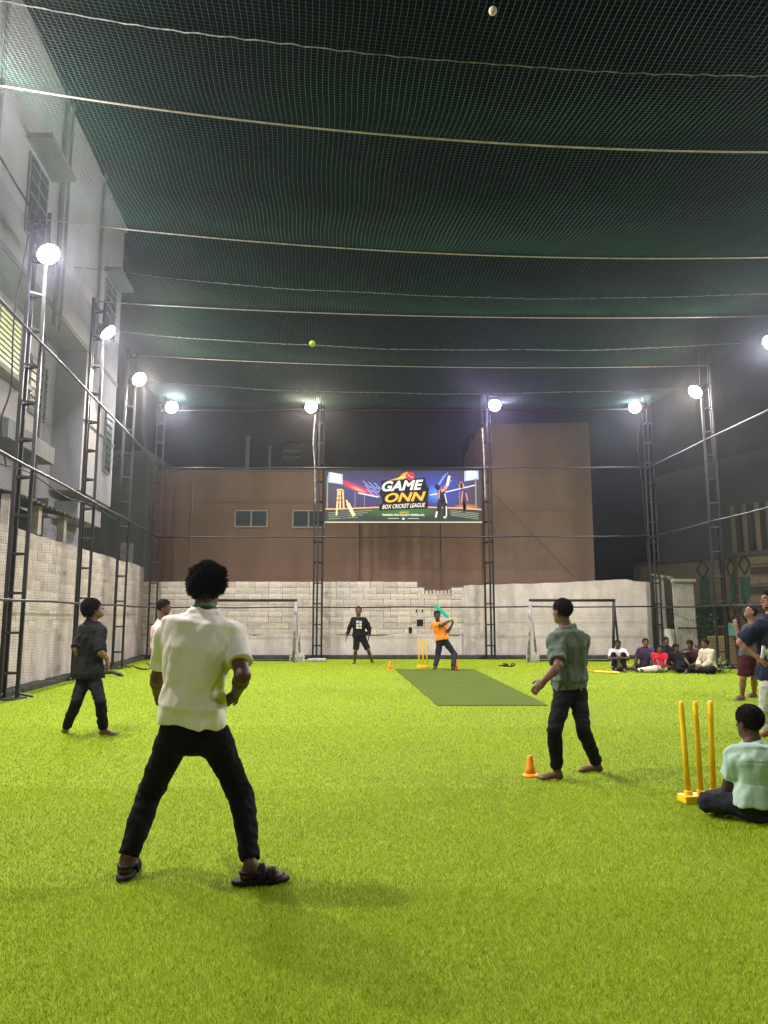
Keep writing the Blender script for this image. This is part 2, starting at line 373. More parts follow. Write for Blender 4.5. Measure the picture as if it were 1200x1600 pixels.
window(lb, FI, 17.0, 18.2, 6.3, 7.7, M['glass'], M['greydark'], 6)
prism(sh(FI, .62), sh(FI, .003), 14.6, 17.4, 5.05, 5.45, 'sunshade', M['greydark'], lb)
prism(sh(FI, .7), sh(FI, .003), 19.2, 21.4, 4.0, 4.45, 'balcony_slab', M['greywall'], lb)
prism(sh(FI, .3), sh(FI, .003), 18.1, 18.5, 3.9, 4.35, 'vent_box', M['greydark'], lb)
for y, r in ((16.1, .05), (16.5, .035), (19.4, .045), (11.5, .05), (12.6, .04)):
    g = MB(); f = FO if y != 18 else FI; g.tube([(f(y) + .07, y, ZO - .4), (f(y) + .07, y, ZT + .3)], r, 8); g.build('drain_pipe', M['greydark'], lb)
g = MB(); g.tube([(FI(17.8) + .06, 17.8, 3), (FI(17.8) + .06, 17.8, ZO)], .045, 8); g.build('drain_pipe', M['greydark'], lb)
# lean-to shed roof over the wall
sd = thing('shed', 'dark lean-to shed with a corrugated sheet roof just above the left wall', 'shed', (FI(15.5), 15.5, 3))
g = MB(); n = 44
for i in range(n):
    y = 13.6 + 3.6 * i / (n - 1); dz = .025 * math.sin(i * 1.9)
    g.V += [(FI(y) + .02, y, 4.02 + dz), (WL(y) + .22, y, 3.72 + dz), (WL(y) + .22, y, 3.70 + dz), (FI(y) + .02, y, 4.0 + dz)]
for i in range(n - 1):
    q = i * 4
    for k in range(4): g.F.append((q + k, q + 4 + k, q + 4 + (k + 1) % 4, q + (k + 1) % 4))
g.build('roof', M['roofsheet'], sd)
prism(sh(FI, .6), sh(FI, .5), 13.8, 17.0, 3.13, 3.72, 'dark_opening', M['dark'], sd)  # black slab put in for the shade beneath the shed roof
for y in (13.75, 15.3, 16.95):
    prism(sh(WL, .0), sh(WL, -.16), y, y + .2, 3.14, 3.74, 'post', M['plaster_left'], sd)
# second building past it
ob = thing('house', 'plain olive grey house behind the far left corner', 'house', (-13, 28, 0))
g = MB(); g.box((-16.5, 27.2, 0), (-8.9, 33, 7.4)); g.build('wall', M['olive'], ob)
g = MB(); g.box((-16.6, 27.1, 7.4), (-8.8, 33, 7.6)); g.build('roof', M['greydark'], ob)
prism(lambda Y: -8.95, lambda Y: -9.3, 25.9, 26.2, 0, 4.0, 'gate_post', M['stone'], ob)

# --- brown building behind the far wall
BY = 28.3
bx = lambda px: at(px, 800, BY)[0]
bz = lambda px, py: at(px, py, BY)[2]
bb = thing('brown_building', 'long brown painted building behind the far wall with a taller block on its right', 'building', (0, BY, 0))
g = MB(); g.box((bx(236), BY, 0), (bx(753), BY + 7, bz(400, 737))); g.build('wall', M['brown'], bb)
g = MB()
xa, xb, za, zb = bx(753) + .002, bx(925), bz(760, 664), bz(925, 660)
g.add([(xa, BY - .05, 0), (xb, BY - .05, 0), (xb, BY + 6, 0), (xa, BY + 6, 0), (xa, BY - .05, za), (xb, BY - .05, zb), (xb, BY + 6, zb), (xa, BY + 6, za)], [(0, 3, 2, 1), (4, 5, 6, 7), (0, 1, 5, 4), (1, 2, 6, 5), (2, 3, 7, 6), (3, 0, 4, 7)])
g.build('tower_wall', M['brown2'], bb)
g = MB(); g.box((bx(236) - .05, BY - .06, bz(400, 737)), (bx(753) - .01, BY + 7, bz(400, 737) + .07)); g.build('parapet', M['brown2'], bb)
for (p0, p1, q0, q1) in ((367, 419, 797, 824), (457, 508, 797, 825)):
    x0, x1, z0, z1 = bx(p0), bx(p1), bz(400, q1), bz(400, q0)
    g = MB(); t = .05
    for lo, hi in (((x0, z0), (x1, z0 + t)), ((x0, z1 - t), (x1, z1)), ((x0, z0 + t), (x0 + t, z1 - t)), ((x1 - t, z0 + t), (x1, z1 - t)), (((x0 + x1) / 2 - t / 2, z0 + t), ((x0 + x1) / 2 + t / 2, z1 - t))):
        g.box((lo[0], BY - .05, lo[1]), (hi[0], BY - .004, hi[1]))
    wd = g.build('window', M['cream_frame'], bb)
    for a, b in ((x0 + t, (x0 + x1) / 2 - t / 2), ((x0 + x1) / 2 + t / 2, x1 - t)):
        g = MB(); g.box((a, BY - .022, z0 + t), (b, BY - .006, z1 - t)); p = g.build('pane', M['glass'], wd)
        for k in range(4):
            zz = z0 + t + (z1 - z0 - 2 * t) * (k + .8) / 5
            g = MB(); g.box((a, BY - .034, zz), (b, BY - .024, zz + .015)); g.build('bar', M['greeninlay'], wd)
for px, py0, r in ((375, 684, .09), (412, 700, .045)):
    g = MB(); zt = bz(400, 737); g.tube([(bx(px), BY + 1.2, zt), (bx(px), BY + 1.2, bz(px, py0) + .3)], r, 10)
    g.tube([(bx(px), BY + 1.2, bz(px, py0) + .3), (bx(px), BY + 1.2, bz(px, py0) + .36)], r * 1.4, 10); g.build('roof_pipe', M['greydark'], bb)
for px in (300, 560, 690):
    g = MB(); g.tube([(bx(px), BY - .04, 0), (bx(px), BY - .04, bz(400, 737))], .035, 8); g.build('drain_pipe', M['brown2'], bb)
# faint tower block beyond
fb = thing('apartment_building', 'faint dark balconied building far behind the brown building', 'building', (-6, 46, 0))
x0, x1 = at(446, 700, 46)[0], at(468, 700, 46)[0]; zt = at(450, 690, 46)[2]
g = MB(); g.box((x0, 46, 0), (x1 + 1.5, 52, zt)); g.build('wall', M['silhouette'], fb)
for k in range(7):
    zz = zt - .4 - k * .42; g = MB(); g.box((x0 - .05, 45.5, zz), (x1 + .1, 45.99, zz + .2)); g.build('balcony', M['greydark'], fb)
fb = thing('house', 'dark rooftop room beside the taller brown block', 'house', (4.5, 32, 0))
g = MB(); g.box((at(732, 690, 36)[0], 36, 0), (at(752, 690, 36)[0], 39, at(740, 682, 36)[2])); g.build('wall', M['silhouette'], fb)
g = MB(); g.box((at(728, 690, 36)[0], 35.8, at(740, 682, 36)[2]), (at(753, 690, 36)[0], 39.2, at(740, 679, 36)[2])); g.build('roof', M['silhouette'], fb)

# --- painted house wall at the right, behind the cage
RA, RB = np.array(at(1030, 900, 29.0)), np.array(at(1230, 900, 23.5))
rdir = (RB - RA) * [1, 1, 0]; RLEN = np.linalg.norm(rdir); rdir /= RLEN; rn = np.array([rdir[1], -rdir[0], 0])   # rn points to the camera side
if rn[1] > 0: rn = -rn
rh = thing('painted_house', 'beige house with dark diamond patterns and green panels beyond the right side net', 'house', (RA[0], RA[1], 0))
def rp(s, z, d=0): return RA * [1, 1, 0] + rdir * s + rn * d + np.array([0, 0, z])
def rbox(s0, s1, z0, z1, d0, d1, name, m, parent):
    g = MB(); g.obox((rp((s0 + s1) / 2, (z0 + z1) / 2, (d0 + d1) / 2)), rdir * (s1 - s0) / 2, rn * (d1 - d0) / 2, (0, 0, (z1 - z0) / 2)); return g.build(name, m, parent)
def rs(px, py):                                            # photo pixel -> position on that wall
    d = ray(px, py); t = np.dot((RA - [0, 0, HC]) * [1, 1, 0], rn) / np.dot(d, rn); p = d * t + np.array([0, 0, HC])
    return float(np.dot((p - RA) * [1, 1, 0], rdir)), float(p[2])
rbox(-1.5, RLEN + 1.5, 0, 3.45, -.3, 0, 'wall', M['beige'], rh)
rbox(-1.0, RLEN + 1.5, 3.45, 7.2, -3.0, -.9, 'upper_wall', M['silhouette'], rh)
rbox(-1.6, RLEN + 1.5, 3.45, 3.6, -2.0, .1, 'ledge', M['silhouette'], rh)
for px in (1134, 1152, 1172, 1190):
    s, _ = rs(px, 850); rbox(s - .1, s + .1, 3.6, 5.3, -.6, -.4, 'column', M['beige'], rh)
for (px, py, hw, hh) in ((1142, 888, 6, 16), (1163, 882, 9, 15), (1098, 890, 9, 14), (1128, 885, 5, 10), (1143, 957, 7, 14), (1165, 955, 9, 15), (1100, 955, 7, 10)):
    s, z = rs(px, py); s2, _ = rs(px + hw, py); _, z2 = rs(px, py - hh); a, b = abs(s2 - s), abs(z2 - z); t = .035
    g = MB()
    for (u0, v0, u1, v1) in ((0, b, a, 0), (a, 0, 0, -b), (0, -b, -a, 0), (-a, 0, 0, b)):
        p0, p1 = rp(s + u0, z + v0, .012), rp(s + u1, z + v1, .012); d = p1 - p0; L = np.linalg.norm(d); d /= L; nn = np.cross(d, rn)
        g.obox((p0 + p1) / 2, d * (L / 2 + .01), nn * t, rn * .01)
    g.build('diamond_inlay', M['browninlay'], rh)
for (p0, p1, q0, q1) in ((1093, 1110, 905, 942), (1141, 1151, 900, 940), (1157, 1174, 902, 938)):
    s0, z1 = rs(p0, q0); s1, z0 = rs(p1, q1); rbox(s0, s1, z0, z1, .003, .03, 'green_panel', M['greeninlay'], rh)
s0, _ = rs(1150, 900)
for k in range(26): rbox(s0 - .07, s0 + .07, .9 + k * .1, .95 + k * .1, .003, .04, 'peg', M['browninlay'], rh)
for k in range(7):
    s0, z1 = rs(1174, 872 + k * 15); s1, z0 = rs(1228, 872 + k * 15 + 8); rbox(s0, s1, z1 - .22, z1, .003, .06, 'stone_strip', M['browninlay'] if k % 2 else M['stonestrip'], rh)
s0, z1 = rs(1093, 945); s1, z0 = rs(1140, 970); rbox(s0, s1, z0, z1, .003, .5, 'dark_awning', M['dark'], rh)
# pale sheets and boards standing outside the right corner
def board(name, label, cat, px0, px1, py0, py1, Y, m, lean=0.0, ribs=0, z0=-.02):
    a, b = at(px0, py1, Y), at(px1, py1, Y); zt = at((px0 + px1) / 2, py0, Y)[2]
    t = thing(name, label, cat, ((a[0] + b[0]) / 2, Y, 0))
    g = MB(); n = max(2, ribs * 2)
    for i in range(n + 1):
        x = a[0] + (b[0] - a[0]) * i / n; d = .012 * (i % 2) if ribs else 0
        g.V += [(x + random.uniform(-.004, .004), Y - d, z0), (x + lean * zt + random.uniform(-.006, .006), Y + .15 - d, zt + random.uniform(-.015, .015)), (x + lean * zt, Y + .17 - d, zt), (x, Y + .02 - d, z0)]
    for i in range(n):
        q = i * 4
        for k in range(4): g.F.append((q + k, q + (k + 1) % 4, q + 4 + (k + 1) % 4, q + 4 + k)[::-1])
    g.F += [(0, 1, 2, 3)[::-1], (n * 4, n * 4 + 1, n * 4 + 2, n * 4 + 3)]
    g.build('sheet', m, t)
    return t, a, b, zt
t, a, b, zt = board('metal_sheet', 'tall off-white corrugated metal sheet standing right of the corner tower', 'metal sheet', 1059, 1093, 906, 1034, 24.6, M['sheet'], 0, 9)
g = MB(); g.box((a[0] + .05, 24.6 - .06, 1.02), (b[0] - .05, 24.6 - .03, 1.07)); g.build('crossbar', M['rust'], t)
g = MB(); g.box((a[0] - .02, 24.6 - .03, zt - .06), (b[0] + .02, 24.78, zt + .03)); g.build('top_trim', M['sheet'], t)
board('board', 'small pale board leaning at the foot of the right corner tower', 'board', 1041, 1056, 983, 1034, 24.4, M['sheet'], .06)
board('board', 'narrow grey-white slab standing between the corner tower and the metal sheet', 'board', 1031, 1046, 905, 1034, 25.4, M['plaster_w'], 0)
t, a, b, zt = board('bamboo_screen', 'woven yellow bamboo screen standing behind the right side tower', 'screen', 1112, 1152, 994, 1040, 22.6, M['bamboo'])
for k in range(9):
    zz = .05 + k * (zt - .1) / 8; g = MB(); g.obox(((a[0] + b[0]) / 2, 22.6 - .02 + .15 * zz / zt, zz), ((b[0] - a[0]) / 2, 0, 0), (0, .012, 0), (0, 0, .035)); g.build('slat', M['bamboo'], t)
board('sign_board', 'small pale teal board standing on the bamboo screen beside the man in maroon shorts', 'board', 1138, 1152, 974, 996, 22.64, mat('pale_teal_board', (.16, .42, .28), .7, .2, 6), z0=.85)
t = thing('roof_sheet', 'crumpled pale sheet lying on the wall end by the right corner tower', 'metal sheet', at(1035, 900, 25.6))
g = MB()
for i in range(9):
    x = at(1022, 900, 25.6)[0] + i * .085; zz = 2.80 + .05 * math.sin(i * 2.1) - .012 * i; g.V += [(x, 25.4, zz), (x, 25.9, zz + .08), (x, 25.9, zz + .06), (x, 25.4, zz - .02)]
for i in range(8):
    q = i * 4
    for k in range(4): g.F.append((q + k, q + 4 + k, q + 4 + (k + 1) % 4, q + (k + 1) % 4))
g.build('sheet', M['sheet'], t)
# leafy plants at the right corner
def plant(label, base, r, h, n):
    t = thing('plant', label, 'plant', base, 'plants by the right corner'); g = MB(); st = MB()
    for k in range(7):
        a = k * .9; st.tube([base, np.array(base) + [math.cos(a) * r * .5, math.sin(a) * r * .4, h * random.uniform(.5, .9)]], .008, 5)
    st.build('stem', M['leaf'], t)
    for k in range(n):
        d = np.array([random.gauss(0, .5), random.gauss(0, .5), random.uniform(0.05, 1)]) * [r, r, h]
        c = np.array(base) + d; a = random.uniform(0, 6.28); e = random.uniform(-.8, .8); L = random.uniform(.05, .11)
        u = np.array([math.cos(a) * math.cos(e), math.sin(a) * math.cos(e), math.sin(e)]) * L; v = np.cross(u, [0, 0, 1]); v = v / (np.linalg.norm(v) + 1e-6) * L * .4
        g.add([c - u, c + v, c + u, c - v], [(0, 1, 2, 3)])
    g.build('foliage', M['leaf'], t)
plant('low leafy weeds at the foot of the right side tower', ground(1112, 1050), .45, .35, 260)
plant('dark bush between the metal sheet and the right side tower', at(1100, 1030, 24.8) * [1, 1, 0], .5, 1.5, 500)
plant('thin dark bush behind the small pale board at the right corner', at(1052, 1030, 25.9) * [1, 1, 0], .35, 2.2, 420)

# ================================================================ CAGE
# --- lattice towers
TOWER_H = 9.1
def chord_mesh(h):
    g = MB(); s = .031; g.box((-s, -s, 0), (s, s, h)); me = bpy.data.meshes.new('chord'); me.from_pydata(g.V, [], g.F); me.materials.append(M['steel']); return me
def rung_mesh(L):
    g = MB(); s = .020; g.box((0, -s, -s), (L, s, s)); me = bpy.data.meshes.new('rung'); me.from_pydata(g.V, [], g.F); me.materials.append(M['steel']); return me
SIDE = .29
CH = chord_mesh(TOWER_H); RG = rung_mesh(SIDE - .05)
def tower(x, y, rot, label, parts=True):
    t = thing('floodlight_tower', label, 'tower', (x, y, 0), 'lattice towers around the cage')
    R = SIDE / math.sqrt(3); pts = [np.array([math.cos(rot + k * 2.0944) * R, math.sin(rot + k * 2.0944) * R]) for k in range(3)]
    for p in pts:
        o = bpy.data.objects.new('chord', CH); link(o, t); o.location = (p[0], p[1], .02); o.rotation_euler = (0, 0, rot)
    z = .45
    while z < TOWER_H:
        for k in range(3):
            a, b = pts[k], pts[(k + 1) % 3]; d = (b - a) / np.linalg.norm(b - a)
            o = bpy.data.objects.new('rung', RG); link(o, t); o.location = (*(a + d * .025), z); o.rotation_euler = (0, 0, math.atan2(d[1], d[0]))
        z += .70
    g = MB(); g.box((x - .24, y - .24, .0), (x + .24, y + .24, .025)); g.build('base_plate', M['rust'], t)
    for k in range(3):
        a = rot + k * 2.0944 + .3; e = np.array([x + math.cos(a) * .42, y + math.sin(a) * .42, .03])
        g = MB(); g.tube([(x + math.cos(a) * .15, y + math.sin(a) * .15, .10), e], .022, 6); g.build('anchor_foot', M['steel'], t)
    return t
def floodlight(pos, aim, col, label, watts, post):
    """housing, fins, bracket, glowing lens and the lamp itself"""
    pos = np.array(pos, float); aim = np.array(aim, float)
    t = thing('floodlight', label, 'floodlight', pos, 'floodlights on the cage towers')
    f = aim - pos; f /= np.linalg.norm(f); r = np.cross(f, [0, 0, 1]); r /= np.linalg.norm(r); u = np.cross(r, f)
    W, H = .21, .21
    def ring(prof, n=20):
        g = MB()
        for rr, dd in prof:
            for k in range(n): a = 2 * math.pi * k / n; g.V.append(tuple(pos + f * dd + (r * math.cos(a) + u * math.sin(a)) * rr))
        for i in range(len(prof) - 1):
            for k in range(n): k2 = (k + 1) % n; g.F.append((i * n + k, i * n + k2, i * n + n + k2, i * n + n + k))
        g.F.append(tuple(range(n))[::-1]); g.F.append(tuple((len(prof) - 1) * n + k for k in range(n))); return g
    ring([(.09, -.20), (.13, -.16), (.20, -.05), (.225, -.01), (.225, .015), (.205, .016)]).build('housing', M['housing'], t, True)
    for k in range(8):
        a = k * math.pi / 4; e = r * math.cos(a) + u * math.sin(a); g = MB(); g.obox(pos - f * .12 + e * .155, e * .035, f * .055, np.cross(f, e) * .006); g.build('cooling_fin', M['housing'], t)
    m = mat('lamp_glow', (.9, .9, .9), .4, emit=col, estr=60)
    ring([(.205, .017), (.19, .06), (.15, .10), (.09, .125), (.03, .135)]).build('lens', m, t, True)
    g = MB(); g.tube([pos + r * (W + .02), pos - f * .12 + r * (W + .02), pos - f * .24 + r * .05], .014, 6); g.tube([pos - r * (W + .02), pos - f * .12 - r * (W + .02), pos - f * .24 - r * .05], .014, 6)
    g.tube([pos - f * .24 - r * .06, pos - f * .24 + r * .06], .02, 6)
    b = pos - f * .24; g.tube([b, b * .3 + np.array(post) * .7 + [0, 0, -.1], post], .022, 6); g.build('bracket', M['steel'], t)
    ld = bpy.data.lights.new('lamp', 'AREA'); ld.shape = 'DISK'; ld.size = .36; ld.energy = watts; ld.color = col
    lo = bpy.data.objects.new('lamp', ld); link(lo, t); q = f * .145; lo.location = tuple(q)
    lo.rotation_euler = Vector(f).to_track_quat('-Z', 'Y').to_euler()
    return t
WHITE = (1.0, .93, .90); COOL = (.92, .90, 1.0); WARM = (1.0, .85, .66); PURPLE = (.76, .60, 1.0)
AIM = lambda x, y: (x, y, 0)
tw = [  # x, y, rotation, tower label, lamp pixel, lamp colour, lamp label, aim
 (TL(13.2), 13.2, .2, 'black lattice tower nearest the camera at the left edge', (75, 396), COOL, 'glaring white floodlight on the nearest left tower', (0, 10)),
 (TL(17.2), 17.2, .25, 'second black lattice tower on the left, behind the boy in black', (167, 518), COOL, 'white floodlight on the second left tower', (2, 19)),
 (TL(20.7), 20.7, .3, 'third black lattice tower on the left side', (217, 592), WARM, 'small warm floodlight on the third left tower', (2, 15)),
 (TL(25.2), 25.2, .3, 'corner lattice tower at the far left where the two walls meet', (268, 636), COOL, 'bluish white floodlight at the far left corner', (0, 14)),
 (-2.26, 25.2, -1.57, 'far lattice tower left of the banner', (486, 636), WARM, 'warm white floodlight above the tower left of the banner', (0, 12)),
 (3.60, 25.2, -1.57, 'far lattice tower right of the banner', (773, 633), PURPLE, 'violet tinted floodlight above the tower right of the banner', (1, 12)),
 (9.26, 25.2, -1.9, 'corner lattice tower at the far right behind the seated group', (992, 636), COOL, 'white floodlight at the far right corner', (1, 13)),
 (9.50, 20.9, 2.9, 'right side lattice tower beside the bamboo screen', (1087, 611), WARM, 'warm floodlight on the right side tower', (1, 18)),
 (TR(16.9), 16.9, 2.9, 'right side lattice tower just outside the right edge of view', (1206, 535), COOL, 'white floodlight glaring at the right edge of view', (1, 16)),
 (TL(9.2), 9.2, .2, 'left side lattice tower beside the camera', None, WHITE, 'floodlight on the left tower level with the players', (0, 8)),
 (TL(5.2), 5.2, .2, 'left side lattice tower level with the man in white', None, WHITE, 'floodlight on the left tower level with the man in white', (1, 5)),
 (TR(12.9), 12.9, 2.9, 'right side lattice tower level with the man in maroon shorts', None, WHITE, 'floodlight on the right tower level with the man in maroon shorts', (1, 9)),
 (TR(7.5), 7.5, 2.9, 'right side lattice tower level with the near stumps', None, WHITE, 'floodlight on the right tower level with the near stumps', (0, 6)),
 (TL(-3), -3.0, .2, 'rear left corner lattice tower behind the camera', None, WHITE, 'floodlight at the rear left corner behind the camera', (0, 7)),
 (TR(-3), -3.0, 2.9, 'rear right corner lattice tower behind the camera', None, WHITE, 'floodlight at the rear right corner behind the camera', (0, 7)),
]
for (x, y, rot, lab, lp, col, llab, aim) in tw:
    tower(x, y, rot, lab)
    inward = np.array([aim[0] - x, aim[1] - y, 0]); inward /= np.linalg.norm(inward)
    if lp:
        pos = at(lp[0], lp[1], y - .35 if y > 22 else y - .15)
    else: pos = np.array([x, y, 8.55]) + inward * .5
    floodlight(pos, AIM(*aim), col, llab, LAMP_W * (0.8 if y > 24 else 0.35 if y < 0 else 1.0 if x > 0 and y < 10 else 1.3 if y < 10 else 1.0), (x, y, min(8.9, pos[2] + .1)))

# --- rails
def rail(label, p0, p1, r=.026, wob=.012):
    g = MB(); n = 12; p0 = np.array(p0, float); p1 = np.array(p1, float)
    g.tube([p0 + (p1 - p0) * i / n + np.array([0, 0, wob * math.sin(i * 2.3)]) for i in range(n + 1)], r, 8)
    tag(g.build('cage_rail', M['pipe'], None, True), label, 'rail', 'pipes joining the towers')
for z, nm in ((1.72, 'lowest'), (4.1, 'middle'), (6.5, 'uppermost')):
    rail(f'{nm} horizontal pipe across the far end of the cage', (TL(YB) + .1, YB - .2, z), (9.2, YB - .2, z + .03))
    rail(f'{nm} horizontal pipe along the left side of the cage', (TL(4) + .2, 4, z), (TL(YB) + .2, YB - .1, z))
    rail(f'{nm} horizontal pipe along the right side of the cage', (TR(8) - .2, 8, z), (9.1, YB - .1, z))
rail('top pipe of the far end below the ceiling net', (TL(YB) + .1, YB - .2, 8.55), (9.2, YB - .2, 8.6), .02)
# --- cables
def cable(label, pts, r=.012, m='cable'):
    g = MB(); P_ = [np.array(p, float) for p in pts]; out = []
    for i in range(len(P_) - 1):
        a, b, c, d = P_[max(i - 1, 0)], P_[i], P_[i + 1], P_[min(i + 2, len(P_) - 1)]
        for k in range(6):
            t = k / 6; out.append(.5 * ((2 * b) + (c - a) * t + (2 * a - 5 * b + 4 * c - d) * t * t + (3 * b - a - 3 * c + d) * t ** 3))
    out.append(P_[-1]); g.tube(out, r, 6); tag(g.build('cable', M[m], None, True), label, 'cable')
cable('thin stay wire slanting down across the brown building right of the banner', [at(772, 772, 25.4), at(835, 838, 25.6), at(897, 902, 25.8)], .010)
cable('black cable drooping along the middle left pipe', [(TL(8) + .2, 8, 4.0), (TL(11) + .2, 11, 3.85), (TL(13.2) + .1, 13.2, 4.05), (TL(15) + .22, 15, 3.88), (TL(17.2) + .1, 17.2, 4.05), (TL(19) + .2, 19, 3.95), (TL(20.7), 20.7, 4.05)])
cable('black cable running down the nearest left tower', [(TL(13.2) - .15, 13.1, 8.6), (TL(13.2) - .25, 13.0, 7), (TL(13.2) - .22, 13.0, 5.6), (TL(13.2) - .3, 12.9, 4.9), (TL(13.2) - .2, 13, 4.1)], .016)
cable('pale cable strapped to the tower left of the banner', [(-2.40, 25.0, 8.4), (-2.46, 25.0, 7.4), (-2.40, 25.0, 6.6), (-2.36, 25, 5.2)], .02, 'goal_pale')
cable('pale cable strapped to the tower right of the banner', [(3.42, 25.0, 7.9), (3.46, 25.0, 6.8), (3.48, 25.0, 5.4)], .02, 'goal_pale')
cable('cable hanging beside the far right corner tower', [(8.95, 25.0, 8.2), (8.82, 25.0, 7.4), (8.9, 25.0, 6.0), (8.98, 25, 3.2)], .014)
cable('black cable coiled on the turf by the far left corner', [ground(205, 1040), ground(222, 1047) + [0, 0, .03], ground(236, 1044), ground(230, 1037) + [0, 0, .02]], .02)
cable('loose cables strung from the apartment building to the nearest left tower', [(FO(9) + .1, 9, 10.2), (TL(11.5), 11.5, 9.0), (TL(13.2), 13.2, 8.9)], .018)

# --- nets: thin twine, uncountable meshes
def net(name, label, fn, u0, u1, du, v0, v1, dv, seg_u, seg_v, r, m, r2=None):
    """fn(u, v) -> points; strands along both directions"""
    def strands(P_, r):                                    # P_ (n, s, 3)
        n, s, _ = P_.shape; d = np.gradient(P_, axis=1); d /= np.linalg.norm(d, axis=2, keepdims=True) + 1e-9
        ref = np.where(np.abs(d[..., 2:3]) < .9, np.array([0, 0, 1.0]), np.array([1.0, 0, 0]))
        a = np.cross(d, ref); a /= np.linalg.norm(a, axis=2, keepdims=True); b = np.cross(a, d)
        ring = np.stack([P_ + r * (math.cos(t) * a + math.sin(t) * b) for t in (0, 2.0944, 4.1888)], 2)   # n s 3 3
        base = (np.arange(n)[:, None, None] * s + np.arange(s - 1)[None, :, None]) * 3; k = np.arange(3)[None, None, :]; k2 = (k + 1) % 3
        q = np.stack([base + k, base + k2, base + 3 + k2, base + 3 + k], -1).reshape(-1, 4)
        return ring.reshape(-1, 3), q
    us = np.arange(u0, u1, du); vs = np.arange(v0, v1, dv)
    VV, UU = np.meshgrid(np.linspace(v0, v1, seg_v), us); A = fn(UU, VV)
    UU2, VV2 = np.meshgrid(np.linspace(u0, u1, seg_u), vs); B = fn(UU2, VV2)
    v1_, f1 = strands(A, r); v2_, f2 = strands(B, r2 or r); V = np.concatenate([v1_, v2_]); Q = np.concatenate([f1, f2 + len(v1_)])
    me = bpy.data.meshes.new(name); me.vertices.add(len(V)); me.vertices.foreach_set('co', V.astype(np.float32).ravel())
    me.loops.add(len(Q) * 4); me.loops.foreach_set('vertex_index', Q.astype(np.int32).ravel())
    me.polygons.add(len(Q)); me.polygons.foreach_set('loop_start', np.arange(0, len(Q) * 4, 4, dtype=np.int32)); me.update(calc_edges=True)
    me.materials.append(m); o = link(bpy.data.objects.new(name, me)); return tag(o, label, 'net', kind='stuff')
RY = [1.2, 5.2, 9.2, 13.2, 17.2, 20.9, 25.0]
def rope_z(x, Y):
    xl, xr = TL(Y), TR(Y); t = (x - xl) / (xr - xl); sag = np.interp(Y, [1, 9, 13, 17, 21, 25.3], [.6, .58, .40, .2, .2, .08]); left = np.interp(Y, [1, 9, 13, 17, 21, 25.3], [8.8, 8.85, 9.0, 9.12, 9.1, 8.8]); right = np.interp(Y, [1, 9, 13, 17, 21, 25.3], [7.8, 7.85, 8.3, 8.75, 8.78, 8.75])
    return left + (right - left) * t - 4 * sag * t * (1 - t)
def ceil_fn(u, v):
    Y = v; xl, xr = TL(Y), TR(Y); x = xl + (xr - xl) * u
    i = np.clip(np.searchsorted(RY, Y) - 1, 0, len(RY) - 2); a = np.array(RY)[i]; b = np.array(RY)[i + 1]; t = (Y - a) / (b - a)
    z = rope_z(x, Y) + .03 - .24 * np.sin(np.pi * np.clip(t, 0, 1)) ** 1.0 * (0.35 + 2.2 * u * (1 - u)) + .012 * np.sin(x * 1.1 + Y * .9) + .006 * np.sin(x * 2.3 - Y * 2.7)
    return np.stack([x + .015 * np.sin(Y * 3 + x), Y + .012 * np.sin(x * 1.3), z], -1)
net('ceiling_net', 'fine green safety net stretched over the whole cage as a ceiling', ceil_fn, 0, 1.0001, .0044, 2.0, 25.25, .052, 60, 150, .0025, M['net'], .0013)
def left_fn(u, v): return np.stack([TL(u) - .18 + .05 * np.sin(u * 2.2 + v) + .04 * np.sin(v * 3.1), u + .02 * np.sin(v * 4), v + .03 * np.sin(u * 3.3)], -1)
net('side_net', 'dark green net hanging along the left side of the cage', left_fn, 8, 25.2, .06, 0.05, 8.95, .055, 70, 30, .0018, M['netside'])
def back_fn(u, v): return np.stack([u + .02 * np.sin(v * 4), YB + .18 + .04 * np.sin(u * 2.2 + v) + .03 * np.sin(v * 3.1), v + .03 * np.sin(u * 3.3)], -1)
net('side_net', 'dark green net hanging across the far end of the cage', back_fn, TL(YB) - .1, 9.4, .06, 0.05, 8.9, .055, 60, 30, .0018, M['netside'])
def right_fn(u, v): return np.stack([TR(u) + .18 + .05 * np.sin(u * 2.2 + v) + .04 * np.sin(v * 3.1), u + .02 * np.sin(v * 4), v + .03 * np.sin(u * 3.3)], -1)
net('side_net', 'dark green net hanging along the right side of the cage', right_fn, 12, 25.2, .06, 0.05, 8.95, .055, 60, 30, .0018, M['netside'])
# --- ropes under the ceiling net
def rope(Y, label, dz=0., r=.012, m='rope', lace=False, dY=0.):
    xs = np.linspace(TL(Y), TR(Y), 120)
    if lace:
        P_ = ceil_fn((xs - TL(Y)) / (TR(Y) - TL(Y)), np.full_like(xs, Y)); pts = [(p[0], p[1] + .010 * math.sin(i * 2.4), p[2] - .010 + .004 * math.sin(i * 3.7)) for i, p in enumerate(P_)]
    else: pts = [(x, Y + dY * math.sin((x - TL(Y)) / (TR(Y) - TL(Y)) * math.pi), float(rope_z(x, Y)) - .02 + dz) for x in xs]
    g = MB(); g.tube(pts, r, 6); tag(g.build('net_rope', M[m], None, True), label, 'rope', 'ropes carrying the ceiling net')
rope(9.2, 'nearest cream rope crossing the ceiling net', r=.014)
rope(13.2, 'second cream rope crossing the ceiling net', r=.013)
rope(17.2, 'third cream rope crossing the ceiling net', r=.013)
rope(20.9, 'fourth cream rope crossing the ceiling net', r=.011)
rope(7.55, 'laced seam across the ceiling net nearest the camera', r=.008, m='seam', lace=True)
rope(15.2, 'faint laced seam of the ceiling net between the second and third ropes', r=.010, m='seam', lace=True)
rope(19.0, 'laced seam of the ceiling net lit green near the left lamps', r=.012, m='seam', lace=True)
rope(22.9, 'faint laced seam of the ceiling net near the far end', r=.010, m='seam', lace=True)

